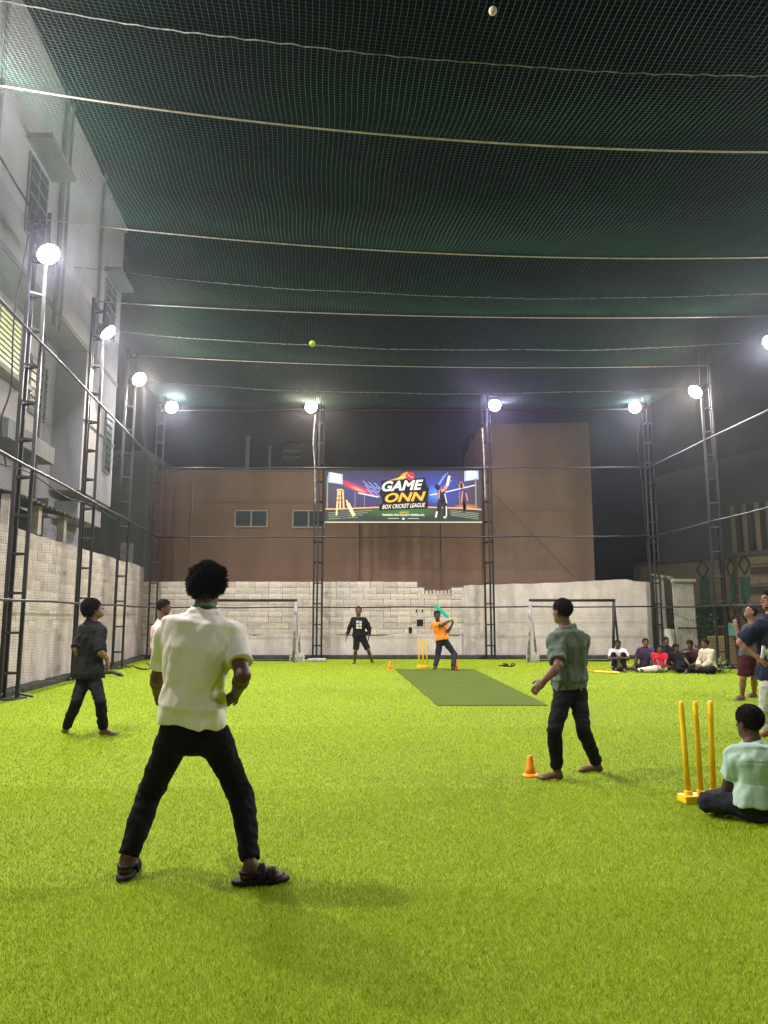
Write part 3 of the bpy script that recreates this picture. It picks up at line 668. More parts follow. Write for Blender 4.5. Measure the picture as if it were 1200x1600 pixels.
# ================================================================ BANNER
BN = 25.02                                                 # banner plane, in front of the pipes
bxx = lambda px: at(px, 775, BN)[0]
bzz = lambda py: at(630, py, BN)[2]
X0, X1, Z0, Z1 = bxx(508.5), bxx(752), bzz(815), bzz(735.5)
def banner_print():
    m = bpy.data.materials.new('banner_print'); m.use_nodes = True; nt = m.node_tree; N = nt.nodes; L = nt.links; b = N['Principled BSDF']
    b.inputs['Roughness'].default_value = .55
    tc = N.new('ShaderNodeTexCoord'); sp = N.new('ShaderNodeSeparateXYZ'); L.new(tc.outputs['Generated'], sp.inputs[0])
    def math_(op, a, b_=None, clamp=False):
        n = N.new('ShaderNodeMath'); n.operation = op; n.use_clamp = clamp
        for i, v in enumerate((a, b_)):
            if v is None: continue
            if isinstance(v, (int, float)): n.inputs[i].default_value = v
            else: L.new(v, n.inputs[i])
        return n.outputs[0]
    def mix(f, c0, c1):
        n = N.new('ShaderNodeMix'); n.data_type = 'RGBA'; L.new(f, n.inputs[0])
        for i, c in ((6, c0), (7, c1)):
            if isinstance(c, tuple): n.inputs[i].default_value = (*c, 1)
            else: L.new(c, n.inputs[i])
        return n.outputs[2]
    def blob(cx, cz, rx, rz, rot=0.0):
        dx = math_('SUBTRACT', sp.outputs[0], cx); dz = math_('SUBTRACT', sp.outputs[2], cz)
        cr, sr = math.cos(rot), math.sin(rot)
        ux = math_('DIVIDE', math_('ADD', math_('MULTIPLY', dx, cr * 3.0), math_('MULTIPLY', dz, sr)), rx)
        uz = math_('DIVIDE', math_('ADD', math_('MULTIPLY', dx, -sr * 3.0), math_('MULTIPLY', dz, cr)), rz)
        d = math_('SQRT', math_('ADD', math_('POWER', math_('ABSOLUTE', ux), 2), math_('POWER', math_('ABSOLUTE', uz), 2)))
        return math_('SUBTRACT', 1, d, True)
    no = N.new('ShaderNodeTexNoise'); no.inputs['Scale'].default_value = 14; L.new(tc.outputs['Generated'], no.inputs['Vector'])
    col = mix(no.outputs[0], (.035, .028, .045), (.055, .05, .07))
    col = mix(blob(.30, .62, .9, .45), col, (.045, .04, .28)); col = mix(blob(.70, .62, .75, .55), col, (.03, .06, .55)); col = mix(blob(.71, .55, .22, .2), col, (.10, .35, .9))
    col = mix(blob(.20, .66, .50, .085, -.38), col, (.85, .03, .03)); col = mix(blob(.21, .63, .20, .04, -.38), col, (1.0, .45, .3))
    col = mix(blob(.90, .26, .28, .10), col, (.9, .28, .03))
    fld = math_('LESS_THAN', sp.outputs[2], math_('SUBTRACT', .27, math_('MULTIPLY', math_('ABSOLUTE', math_('SUBTRACT', sp.outputs[0], .5)), .05)))
    green = mix(blob(.5, .22, 1.0, .18), (.018, .03, .022), (.05, .20, .03))
    col = mix(fld, col, green)
    L.new(col, b.inputs['Base Color']); return m
bn = thing('banner', 'GAME ONN box cricket league banner with players and floodlights printed on it', 'banner', ((X0 + X1) / 2, BN, Z0))
g = MB(); g.box((X0, BN, Z0), (X1, BN + .03, Z1)); g.build('canvas', banner_print(), bn)
fm = mat('banner_frame', (.02, .02, .02), .5); wm = mat('banner_border', (.7, .68, .62), .6)
g = MB(); g.box((X0 - .04, BN - .01, Z1), (X1 + .03, BN + .04, Z1 + .06)); g.build('frame', fm, bn)
g = MB(); g.box((X0 - .05, BN - .01, Z0), (X0 - .001, BN + .04, Z1 - .001)); g.build('frame', fm, bn)
g = MB(); g.box((X0, BN - .006, Z0 - .035), (X1, BN + .03, Z0 - .002)); g.build('bottom_border', wm, bn)
BW, BH = X1 - X0, Z1 - Z0
def uv(u, v, d=.004): return (X0 + u * BW, BN - d, Z0 + v * BH)
def flat(name, col, polys, d=.004, parent=bn):
    m = mat('print_' + name, col, .55); g = MB()
    for p in polys: g.poly([uv(u, v, d) for u, v in p])
    return g.build(name, m, parent)
def strip(pts, wdt):
    out = []
    for (a, b), (c, d) in zip(pts[:-1], pts[1:]):
        dx, dy = (c - a) * 3, d - b; L = math.hypot(dx, dy) or 1; nx, ny = -dy / L * wdt / 3, dx / L * wdt; out.append([(a - nx, b - ny), (c - nx, d - ny), (c + nx, d + ny), (a + nx, b + ny)])
    return out
def disc(cx, cy, r, n=16): return [[(cx + r / 3 * math.cos(2 * math.pi * k / n), cy + r * math.sin(2 * math.pi * k / n)) for k in range(n)]]
lines = []
for k in range(4): lines += strip([(.02, .17 - k * .04), (.30 - k * .03, .22 - k * .045)], .006)
for k in range(4): lines += strip([(.98, .05 + k * .035), (.80, .13 + k * .03)], .006)
flat('field_line', (.30, .35, .25), lines, .003)
flat('boundary_glow', (.9, .45, .2), strip([(.0, .245), (.12, .25), (.38, .285)], .012) + strip([(.62, .285), (.85, .262), (1.0, .235)], .012), .0035)
flat('stand_roof_light', (.75, .8, .95), strip([(.21, .56), (.34, .48)], .012) + strip([(.67, .52), (.74, .555), (.97, .72)], .010), .0035)
flat('stadium_pole', (.28, .27, .3), strip([(.012, .9), (.012, .26)], .012) + strip([(.965, .85), (.965, .28)], .012) + strip([(.19, .58), (.19, .27)], .006) + strip([(.25, .52), (.25, .28)], .006) + strip([(.86, .6), (.86, .28)], .006), .0036)
flat('blue_streak', (.35, .5, .95), [q for k in range(9) for q in strip([(.24 + k * .012, .80 - (k * 37 % 11) * .02), (.29 + k * .012, .66 - (k * 37 % 11) * .02)], .006)] + [q for k in range(7) for q in strip([(.70 + k * .012, .62 + (k * 29 % 9) * .03), (.735 + k * .013, .72 + (k * 29 % 9) * .03)], .006)], .0034)
for u0, v0, sl in ((.03, .80, -1), (.905, .82, 1)):
    flat('stadium_light_bank', (.45, .6, 1.0), [[(u0 - .012, v0 - .03), (u0 + .08, v0 - .03 + sl * .04), (u0 + .08, v0 + .17 + sl * .04), (u0 - .012, v0 + .17)]], .0036)
    flat('stadium_light', (1, 1, 1), [[(u0 + i * .014, v0 + j * .045 + sl * i * .009), (u0 + i * .014 + .011, v0 + j * .045 + sl * i * .009), (u0 + i * .014 + .011, v0 + j * .045 + .035 + sl * i * .009), (u0 + i * .014, v0 + j * .045 + .035 + sl * i * .009)] for i in range(5) for j in range(4)], .006)
# printed stumps, bat and ball
flat('printed_stump', (.85, .60, .30), strip([(.072, .12), (.082, .60)], .018) + strip([(.095, .24), (.095, .60)], .016) + strip([(.118, .26), (.112, .58)], .016) + strip([(.072, .62), (.10, .63), (.118, .60)], .014), .005)
flat('stump_band', (.30, .10, .04), strip([(.072, .42), (.116, .42)], .012) + strip([(.072, .5), (.114, .5)], .010), .006)
flat('printed_bat', (.9, .70, .42), strip([(.135, .42), (.143, .36)], .016) + strip([(.143, .36), (.185, .11)], .034), .006)
flat('printed_helmet', (.08, .09, .11), disc(.115, .14, .10), .0055)
# printed players
flat('printed_batsman', (.02, .015, .035), strip([(.742, .64), (.752, .40)], .075) + disc(.718, .68, .055) + strip([(.735, .40), (.728, .2), (.712, .12)], .045) + strip([(.757, .42), (.768, .28), (.765, .10)], .045), .005)
flat('batsman_trim', (.75, .30, .22), strip([(.742, .60), (.765, .63), (.778, .70)], .032) + strip([(.730, .62), (.728, .45)], .012), .006)
flat('batsman_pad', (.75, .75, .8), strip([(.765, .55), (.778, .36)], .010) + strip([(.715, .2), (.706, .08)], .018) + strip([(.775, .3), (.775, .10)], .012) + strip([(.757, .085), (.772, .085)], .02), .0065)
flat('raised_bat', (.95, .9, .9), strip([(.781, .70), (.797, .90)], .024), .0065)
flat('printed_bowler', (.06, .03, .09), strip([(.885, .62), (.893, .42)], .05) + strip([(.893, .42), (.893, .3), (.886, .16)], .03) + strip([(.884, .42), (.893, .22)], .02), .005)
flat('bowler_skin', (.55, .25, .18), disc(.874, .70, .055) + strip([(.874, .66), (.871, .78)], .02) + strip([(.88, .60), (.872, .36)], .014) + strip([(.902, .56), (.912, .40)], .014), .006)
# fire ball and lettering
flat('flame', (.95, .45, .05), [[(.40, .80), (.47, .86), (.50, .95), (.53, .98), (.55, .90), (.50, .83)]], .006)
flat('flame_core', (1, .75, .3), [[(.43, .825), (.49, .88), (.53, .90), (.50, .85)]], .007)
flat('printed_ball', (.55, .05, .06), disc(.545, .895, .085, 20), .0075)
flat('ball_seam', (.9, .5, .5), strip([(.528, .93), (.545, .88), (.565, .86)], .008), .0085)
flat('logo_backing', (.008, .008, .01), [[(.345, .56), (.36, .68), (.355, .80), (.64, .86), (.65, .70), (.665, .66), (.655, .40), (.66, .36), (.655, .26), (.345, .215), (.345, .33), (.365, .36), (.36, .50)]], .0045)
def lettering(txt, u0, u1, v0, v1, col, d, shear=.28, off=.034, rot=.05, name='lettering'):
    cu = bpy.data.curves.new(name, 'FONT'); cu.body = txt; cu.shear = shear; cu.offset = off; cu.extrude = .002; cu.size = 1; cu.space_character = 1.02
    to = bpy.data.objects.new(name, cu); C.objects.link(to)
    bpy.context.view_layer.update()
    dg = bpy.context.evaluated_depsgraph_get(); me = bpy.data.meshes.new_from_object(to.evaluated_get(dg)); bpy.data.objects.remove(to)
    V = np.array([v.co[:] for v in me.vertices]); lo, hi = V.min(0), V.max(0)
    x = X0 + (u0 + (V[:, 0] - lo[0]) / (hi[0] - lo[0]) * (u1 - u0)) * BW
    z = Z0 + (v0 + (V[:, 1] - lo[1]) / (hi[1] - lo[1]) * (v1 - v0)) * BH + rot * (x - X0 - u0 * BW)
    y = np.full(len(V), BN - d) - (V[:, 2] - lo[2])
    W_ = np.stack([x, y, z], 1) - np.array(root_loc(bn)); me.vertices.foreach_set('co', W_.astype(np.float32).ravel()); me.update()
    me.materials.clear(); me.materials.append(mat('print_' + name, col, .5)); return link(bpy.data.objects.new(name, me), bn)
lettering('GAME', .362, .628, .585, .785, (.95, .95, .95), .010)
lettering('ONN', .382, .645, .37, .55, (.98, .52, .05), .010)
flat('strap_backing', (.008, .008, .01), [[(.352, .215), (.358, .33), (.652, .385), (.648, .275)]], .0075)
lettering('BOX CRICKET LEAGUE', .365, .64, .245, .325, (.95, .93, .93), .011, off=.012)
lettering('CONTACT', .475, .535, .165, .195, (.9, .6, .1), .006, shear=0, rot=0)
lettering('BRAHMAN HILLS COLONY, MANSILA-ALL', .365, .635, .105, .15, (.9, .9, .85), .006, shear=0, rot=0)
flat('bottom_dot', (.9, .9, .85), disc(.5, .055, .022) + strip([(.40, .06), (.47, .06)], .004) + strip([(.53, .06), (.60, .06)], .004), .006)

# ================================================================ GOALS
def goal(label, xa, xb, yb, zt, sp_, pale_r):
    t = thing('goal', label, 'goal', ((xa + xb) / 2, yb, 0), 'small football goals'); r = .045; dz = 1.0
    g = MB(); g.tube([(xa - .04, yb, zt), (xb + .04, yb, zt)], r, 10); g.build('crossbar', M['goal_dark'], t, True)
    for x in (xa, xb):
        mm = M['goal_pale'] if (x == xa and pale_r) or (x == xb and not pale_r) else M['goal_dark']
        g = MB(); g.tube([(x - sp_ * .4, yb, .03), (x, yb, zt - .03)], r, 10); g.build('post', mm, t, True)
        g = MB(); g.tube([(x + sp_, yb + dz * .45, .03), (x + .01, yb + .03, zt - .04)], r * .8, 10); g.build('stay', mm, t, True)
        g = MB(); g.tube([(x - sp_ * .4, yb, .035), (x + sp_, yb + dz * .45, .035)], r * .7, 8); g.build('base_bar', mm, t, True)
    g = MB(); g.tube([(xa + sp_, yb + dz * .45, .035), (xb + sp_, yb + dz * .45, .035)], r * .6, 8); g.build('rear_bar', M['goal_dark'], t, True)
    # net gathered at the pale post
    xp = xa if pale_r else xb; g = MB()
    for k in range(46):
        a = random.uniform(0, 6.28); rr = random.uniform(.08, .26); pts = []
        for j in range(5): pts.append((xp + .06 + rr * math.cos(a + j * .5) * (1 - j * .05), yb + .1 + rr * .6 * math.sin(a + j * .5), max(.012, .34 * math.sin(j * .8) * random.uniform(.4, 1))))
        g.tube(pts, .006, 4, False)
    for k in range(10):
        a = random.uniform(-.05, .05); g.tube([(xp + a, yb + .04, .2), (xp + a * 1.5 + .04, yb + .08, .9), (xp + a * .5, yb + .03, zt - .05)], .005, 4, False)
    g.build('gathered_net', M['white_net'], t)
    return t
GY = 23.6
goal('goal frame with a worn white post in front of the far block wall', at(322, 960, GY)[0], at(462, 960, GY)[0], GY, at(462, 938, GY)[2], .12, False)
GY = 23.4
goal('dark goal frame in front of the plastered wall on the right', at(829, 960, GY)[0], at(960, 960, GY)[0], GY, at(829, 938, GY)[2], .25, True)

# ================================================================ STUMPS, CONES, BATS, BALLS, SANDALS
def stumps(label, base, s, rot, tilt):
    t = thing('stumps', label, 'stumps', base, 'yellow plastic stump sets'); base = np.array(base)
    c, sn = math.cos(rot), math.sin(rot); R = lambda x, y, z: base + [x * c - y * sn, x * sn + y * c, z]
    g = MB(); g.obox(R(0, 0, .03 * s), np.array([c, sn, 0]) * .165 * s, np.array([-sn, c, 0]) * .062 * s, (0, 0, .028 * s)); b = bevel(g.build('base', M['yellow'], t), .008)
    for k in range(3):
        x = (k - 1) * .105 * s; g = MB(); tx = tilt[k]
        g.lathe([(.032 * s, 0), (.032 * s, .03 * s), (.026 * s, .035 * s)], tuple(R(x, 0, .055 * s)), 14); g.build('socket', M['yellow'], t, False)
        g = MB(); pts = [R(x + tx * q, 0, .06 * s + q * .70 * s) for q in (0, .5, .96, .985, 1)]
        g.tube(pts, [.021 * s, .0205 * s, .020 * s, .017 * s, .010 * s], 14); g.build('stump', M['yellow'], t, True)
    return t
stumps('large yellow plastic stumps standing beside the seated man in mint', ground(1096, 1253), 1.02, .15, (-.02, -.005, .02))
stumps('small distant yellow stumps behind the batter', ground(661, 1044), 1.05, .05, (0, 0, 0))
def cone(label, base, h):
    t = thing('traffic_cone', label, 'cone', base, 'small orange marker cones')
    g = MB(); r = .42 * h; g.lathe([(r * .98, 0), (r, .012), (r * .85, .022), (r * .66, .03)], tuple(base), 24); g.build('base', M['orange'], t, True)
    g = MB(); g.lathe([(r * .66, .028), (r * .5, h * .4), (r * .33, h * .85), (r * .28, h * .97), (r * .22, h), (r * .16, h * .985)], tuple(base), 24); g.build('cone_body', M['orange'], t, True)
cone('orange marker cone beside the bare feet of the man in grey-green', ground(829, 1213), .185)
cone('tiny orange cone left of the distant stumps', ground(609, 1047), .23)
cone('tiny orange cone just behind the batter\'s front foot', ground(713, 1046), .24)
cone('orange cone half hidden behind the seated man in mint', ground(1153, 1222), .18)
def bat(label, top, tip, m1, m2, parent_name='cricket_bat', nrm=(0, -1, 0)):
    top = np.array(top, float); tip = np.array(tip, float); d = tip - top; L = np.linalg.norm(d); d /= L
    nrm = np.array(nrm, float); nrm = nrm - d * np.dot(nrm, d); nrm /= np.linalg.norm(nrm); r = np.cross(d, nrm)
    t = thing(parent_name, label, 'bat', top)
    g = MB(); g.tube([top, top + d * L * .18, top + d * L * .36], [.019, .017, .017], 10); g.build('handle', m1, t, True)
    g = MB(); W = .054; prof = [(0.34, .3, .6), (.40, .85, .9), (.6, 1, 1), (.9, 1, .9), (.97, .9, .7), (1.0, .6, .4)]
    for q, ww, tt in prof:
        c = top + d * L * q
        for (a, b) in ((-1, -.4), (1, -.4), (1, .1), (0, .9), (-1, .1)): g.V.append(tuple(c + r * a * W * ww + nrm * b * .028 * tt))
    for i in range(len(prof) - 1):
        for k in range(5): g.F.append((i * 5 + k, i * 5 + (k + 1) % 5, i * 5 + 5 + (k + 1) % 5, i * 5 + 5 + k))
    g.F += [(4, 3, 2, 1, 0), tuple(len(prof) * 5 - 5 + k for k in range(5))]; bm_o = g.build('blade', m2, t)
    bm_ = bmesh.new(); bm_.from_mesh(bm_o.data); bmesh.ops.recalc_face_normals(bm_, faces=bm_.faces); bm_.to_mesh(bm_o.data); bm_.free()
    return t
p0, p1 = ground(905, 1050) + [0, 0, .035], ground(968, 1053) + [0, 0, .035]
bat('orange and yellow plastic bat lying on the turf before the seated group', p0 + (p1 - p0) * 0.05, p1, M['orange'], M['yellow'], nrm=(0, 0, 1))
def ball(label, p, r, m):
    g = MB(); n = 14
    prof = [(r * math.sin(math.pi * k / n) + 1e-4, -r * math.cos(math.pi * k / n)) for k in range(n + 1)]
    g.lathe(prof, tuple(p), 22); o = tag(g.build('ball', m, None, True), label, 'ball'); return o
ball('pale ball high in the air near the top of the picture', at(770, 17, 5.8), .036, M['paleball'])
ball('yellow-green tennis ball in the air left of the banner lights', at(488, 537, 8.2), .036, M['ball'])
ball('tiny white ball in the net beside the far left corner lamp', at(288, 617, 24.9), .05, M['paleball'])
def sandal(label, p, ang):
    t = thing('sandal', label, 'sandal', p, 'sandals left by the far tower'); p = np.array(p); c, s = math.cos(ang), math.sin(ang)
    R = lambda x, y, z: p + [x * c - y * s, x * s + y * c, z]
    prof = [(-.13, .03), (-.10, .042), (0, .036), (.08, .05), (.12, .038), (.14, .015)]
    g = MB(); top = [R(x, w_, .035) for x, w_ in prof] + [R(x, -w_, .035) for x, w_ in prof[::-1]]; bot = [np.array(v) - [0, 0, .03] for v in top]; n = len(top)
    g.V = [tuple(v) for v in top + bot]; g.F = [tuple(range(n))[::-1], tuple(range(n, 2 * n))] + [(i, (i + 1) % n, n + (i + 1) % n, n + i) for i in range(n)]
    g.build('sole', M['black_plastic'], t)
    for x in (.02, .07):
        g = MB(); g.tube([R(x, .045, .03), R(x, .03, .075), R(x, 0, .09), R(x, -.03, .075), R(x, -.045, .03)], .012, 6); g.build('strap', M['black_plastic'], t, True)
for (px, py, an, lb_) in ((786, 1041, .4, 'left one of the dark sandals lying right of the far tower'), (794, 1042, 2.6, 'middle one of the dark sandals lying right of the far tower'), (801, 1041, 1.2, 'right one of the dark sandals lying right of the far tower')):
    sandal(lb_, ground(px, py), an)
g = MB(); q = ground(495, 1034); g.box((q[0] - .3, q[1] - .1, .0), (q[0] + .28, q[1] + .25, .10)); tag(bevel(g.build('stone_slab', M['stone']), .03), 'pale stone slab at the foot of the tower left of the banner', 'stone')
g = MB(); q = ground(182, 1057)
t = thing('steel_foot', 'grey steel bracket lying at the foot of the third left tower', 'bracket', q)
g.tube([q + [-.45, .1, .08], q + [-.1, 0, .10], q + [.1, -.05, .05]], .045, 6); g.build('arm', M['rust'], t); g = MB(); g.tube([q + [.08, -.05, .06], q + [.16, -.06, .0]], .05, 6); g.build('foot', M['black_plastic'], t)

# ================================================================ PEOPLE: implicit surfaces meshed with surface nets
def nz(v): v = np.asarray(v, float); return v / (np.linalg.norm(v) + 1e-9)
_lat = np.random.default_rng(3).uniform(-1, 1, (32, 32, 32)).astype(np.float32)
def vnoise(P_):
    i = np.floor(P_).astype(np.int32); f = (P_ - i).astype(np.float32); f = f * f * (3 - 2 * f); i &= 31; j = (i + 1) & 31
    x0, y0, z0, x1, y1, z1 = i[:, 0], i[:, 1], i[:, 2], j[:, 0], j[:, 1], j[:, 2]; fx, fy, fz = f[:, 0], f[:, 1], f[:, 2]
    l = lambda a, b, t: a + (b - a) * t
    return l(l(l(_lat[x0, y0, z0], _lat[x1, y0, z0], fx), l(_lat[x0, y1, z0], _lat[x1, y1, z0], fx), fy), l(l(_lat[x0, y0, z1], _lat[x1, y0, z1], fx), l(_lat[x0, y1, z1], _lat[x1, y1, z1], fx), fy), fz)
class Field:
    def __init__(s): s.pr = []
    def cone(s, a, b, ra, rb, k=.02, cut=None, carve=None):
        a = np.asarray(a, float); b = np.asarray(b, float); m = max(ra, rb)
        def fn(X):
            ab = b - a; t = np.clip(((X - a) @ ab) / (ab @ ab + 1e-12), 0, 1); d = np.linalg.norm(X - a - t[:, None] * ab, axis=1) - (ra + (rb - ra) * t)
            if cut is not None: d = np.maximum(d, (X - cut[0]) @ cut[1])
            return d
        s.pr.append((np.minimum(a, b) - m, np.maximum(a, b) + m, fn, k)); return s
    def ell(s, c, R, r, k=.02, cut=None):
        c = np.asarray(c, float); R = np.asarray(R, float); r = np.asarray(r, float); m = r.max()
        def fn(X):
            q = (X - c) @ R.T; k0 = np.linalg.norm(q / r, axis=1); k1 = np.linalg.norm(q / (r * r), axis=1) + 1e-6; d = k0 * (k0 - 1) / k1
            if cut is not None: d = np.maximum(d, (X - cut[0]) @ cut[1])
            return d
        s.pr.append((c - m, c + m, fn, k)); return s
    def tube(s, nodes, k=.02, cap=.05, cuts=()):
        """nodes: (centre, right, forward, half width, half depth)"""
        C_ = np.array([n[0] for n in nodes]); m = max(max(n[3], n[4]) for n in nodes)
        def fn(X):
            best = np.full(len(X), 9.0)
            for n0, n1 in zip(nodes[:-1], nodes[1:]):
                ax = n1[0] - n0[0]; L2 = ax @ ax; t = np.clip(((X - n0[0]) @ ax) / L2, 0, 1)[:, None]
                rel = X - n0[0] - t * ax; r = n0[1] + t * (n1[1] - n0[1]); f = n0[2] + t * (n1[2] - n0[2])
                a = (n0[3] + t[:, 0] * (n1[3] - n0[3])); b = (n0[4] + t[:, 0] * (n1[4] - n0[4])); w_ = rel @ (ax / math.sqrt(L2))
                q = np.sqrt(((rel * r).sum(1) / a) ** 2 + ((rel * f).sum(1) / b) ** 2 + (w_ / cap) ** 2)
                best = np.minimum(best, (q - 1) * np.minimum(a, b))
            for c, nn in cuts: best = np.maximum(best, (X - c) @ nn)
            return best
        s.pr.append((C_.min(0) - m, C_.max(0) + m, fn, k)); return s
    def minus(s, c, R, r):
        s.pr.append((None, (np.asarray(c, float), np.asarray(R, float), np.asarray(r, float)), None, None)); return s
    def mesh(s, h, noise=(), clip=(), cj=0.0):
        lo = np.min([p[0] for p in s.pr if p[0] is not None], 0) - 3 * h - .03; hi = np.max([p[1] for p in s.pr if p[0] is not None], 0) + 3 * h + .03
        n = np.ceil((hi - lo) / h).astype(int) + 1; Fd = np.full(n, .5, np.float32)
        ax = [lo[i] + np.arange(n[i]) * h for i in range(3)]
        for p in s.pr:
            if p[0] is None: continue
            mg = .02 + p[3]; a = np.maximum(np.floor((p[0] - mg - lo) / h).astype(int), 0); b = np.minimum(np.ceil((p[1] + mg - lo) / h).astype(int) + 1, n)
            sl = tuple(slice(a[i], b[i]) for i in range(3)); G = np.stack(np.meshgrid(*[ax[i][a[i]:b[i]] for i in range(3)], indexing='ij'), -1)
            d = p[2](G.reshape(-1, 3)).reshape(G.shape[:3]).astype(np.float32); o = Fd[sl]; k = p[3]
            hh = np.clip(.5 + .5 * (o - d) / k, 0, 1); Fd[sl] = o + (d - o) * hh - k * hh * (1 - hh)
        near = np.nonzero(np.abs(Fd) < .035); X = np.stack([ax[i][near[i]] for i in range(3)], 1); val = Fd[near]
        for amp, fr, off in noise:
            e = Matrix.Rotation(off * 1.7, 3, 'Z') @ Matrix.Rotation(.38 * math.sin(off * 2.3), 3, 'X') @ Matrix.Rotation(.35 * math.cos(off * 3.1), 3, 'Y'); Rn = np.array(e)
            Xr = X @ Rn; Xr = Xr + .022 * np.sin(Xr[:, [1, 2, 0]] * 13 + off)
            val = val + amp * vnoise(Xr * np.asarray(fr) + off)
        for p in s.pr:
            if p[0] is None:
                c, R, r = p[1]; q = (X - c) @ R.T; k0 = np.linalg.norm(q / r, axis=1); val = np.maximum(val, -(k0 - 1) * r.min())
        Fd[near] = val
        if clip:
            near = np.nonzero(Fd < .06); X = np.stack([ax[i][near[i]] for i in range(3)], 1); val = Fd[near]
            for c, nn in clip: val = np.maximum(val, (X - c) @ nn + cj * vnoise(X * 45))
            Fd[near] = val
        return surface(Fd, lo, h)
def surface(Fd, lo, h):
    Sg = Fd < 0; c = np.zeros(tuple(np.array(Fd.shape) - 1), np.int8); sl = (slice(0, -1), slice(1, None)); cs = [(i, j, k) for i in (0, 1) for j in (0, 1) for k in (0, 1)]
    for i, j, k in cs: c += Sg[sl[i], sl[j], sl[k]]
    I = np.nonzero((c > 0) & (c < 8)); n = len(I[0]); idx = np.full(c.shape, -1, np.int32); idx[I] = np.arange(n)
    cv = np.stack([Fd[I[0] + i, I[1] + j, I[2] + k] for i, j, k in cs], 1); acc = np.zeros((n, 3)); cnt = np.zeros(n)
    co = np.array(cs, float)
    for a in range(8):
        for b in range(a + 1, 8):
            if abs(co[a] - co[b]).sum() != 1: continue
            m = (cv[:, a] < 0) != (cv[:, b] < 0); t = cv[m, a] / (cv[m, a] - cv[m, b]); acc[m] += co[a] + t[:, None] * (co[b] - co[a]); cnt[m] += 1
    V = (np.stack(I, 1) + acc / cnt[:, None]) * h + lo; Q = []
    for axis in range(3):
        d = [0, 0, 0]; d[axis] = 1; s0 = [slice(None)] * 3; s1 = [slice(None)] * 3; s0[axis] = slice(0, -1); s1[axis] = slice(1, None)
        A = Sg[tuple(s0)]; B = Sg[tuple(s1)]; ch = A != B; u, v = [x for x in range(3) if x != axis]
        e = np.stack(np.nonzero(ch), 1); e = e[(e[:, u] > 0) & (e[:, v] > 0) & (e[:, u] < Fd.shape[u] - 1) & (e[:, v] < Fd.shape[v] - 1)]
        du = np.zeros(3, int); du[u] = 1; dv = np.zeros(3, int); dv[v] = 1
        q = np.stack([idx[tuple((e - a).T)] for a in (du * 0, du, du + dv, dv)], 1); ins = A[tuple(e.T)]
        if axis == 1: ins = ~ins
        q[~ins] = q[~ins][:, ::-1]; Q.append(q)
    Q = np.concatenate(Q); return V, Q
def relax(V, Q, it=2, lam=.5):
    for _ in range(it):
        acc = np.zeros_like(V); cnt = np.zeros(len(V))
        for i in range(4):
            a, b = Q[:, i], Q[:, (i + 1) % 4]
            for j in range(3): acc[:, j] += np.bincount(a, V[b, j], len(V)) + np.bincount(b, V[a, j], len(V))
            cnt += np.bincount(a, minlength=len(V)) + np.bincount(b, minlength=len(V))
        V = V + lam * (acc / np.maximum(cnt, 1)[:, None] - V)
    return V
def put(name, VQ, m, root, it=2):
    V, Q = VQ; V = relax(V, Q, it, .5); V = V - np.array(root_loc(root))
    me = bpy.data.meshes.new(name); me.vertices.add(len(V)); me.vertices.foreach_set('co', V.astype(np.float32).ravel())
    me.loops.add(len(Q) * 4); me.loops.foreach_set('vertex_index', Q.astype(np.int32).ravel()); me.polygons.add(len(Q))
    me.polygons.foreach_set('loop_start', np.arange(0, len(Q) * 4, 4, dtype=np.int32)); me.polygons.foreach_set('use_smooth', np.ones(len(Q), bool)); me.update(calc_edges=True)
    me.materials.append(m); return link(bpy.data.objects.new(name, me), root)

def skin(c): return mat('skin', c, .55, .25, 9, col2=tuple(v * .75 for v in c), bump=.08, bscale=120, spec=.35, sss=.06)
def cloth(name, c, rough=.9, col2=None, var=.12): return mat(name, c, rough, var, 5, col2=col2, bump=.25, bscale=420, spec=.12)
HAIR = mat('black_hair', (.009, .007, .006), .8, .4, 20, spec=.12, island=.3)
BEARD = mat('stubble', (.022, .012, .008), .85, .4, 60, spec=.1)
EYEW = mat('eye', (.5, .47, .42), .3); EYEB = mat('eye_dark', (.01, .008, .006), .2)

def solve(parent, px, py, L, sign):
    """a joint on the pixel's line of sight, at bone length L from its parent, farther (+1) or nearer (-1)"""
    d = nz(ray(px, py)); o = np.array([0, 0, HC]) - parent; b = d @ o; c = o @ o - L * L; D = b * b - c
    s_ = -b + (sign * math.sqrt(D) if D > 0 else 0); p = np.array([0, 0, HC]) + d * s_
    if D <= 0: p = parent + nz(p - parent) * L * 1.0
    return p
def ik(a, b, l1, l2, pole):
    a = np.asarray(a, float); b = np.asarray(b, float); v = b - a; d = min(np.linalg.norm(v), (l1 + l2) * .995); v = nz(v); b = a + v * d
    x = (l1 * l1 - l2 * l2 + d * d) / (2 * d); y = math.sqrt(max(l1 * l1 - x * x, 0)); p = np.asarray(pole, float); p = nz(p - v * (p @ v)); return a + v * x + p * y, b

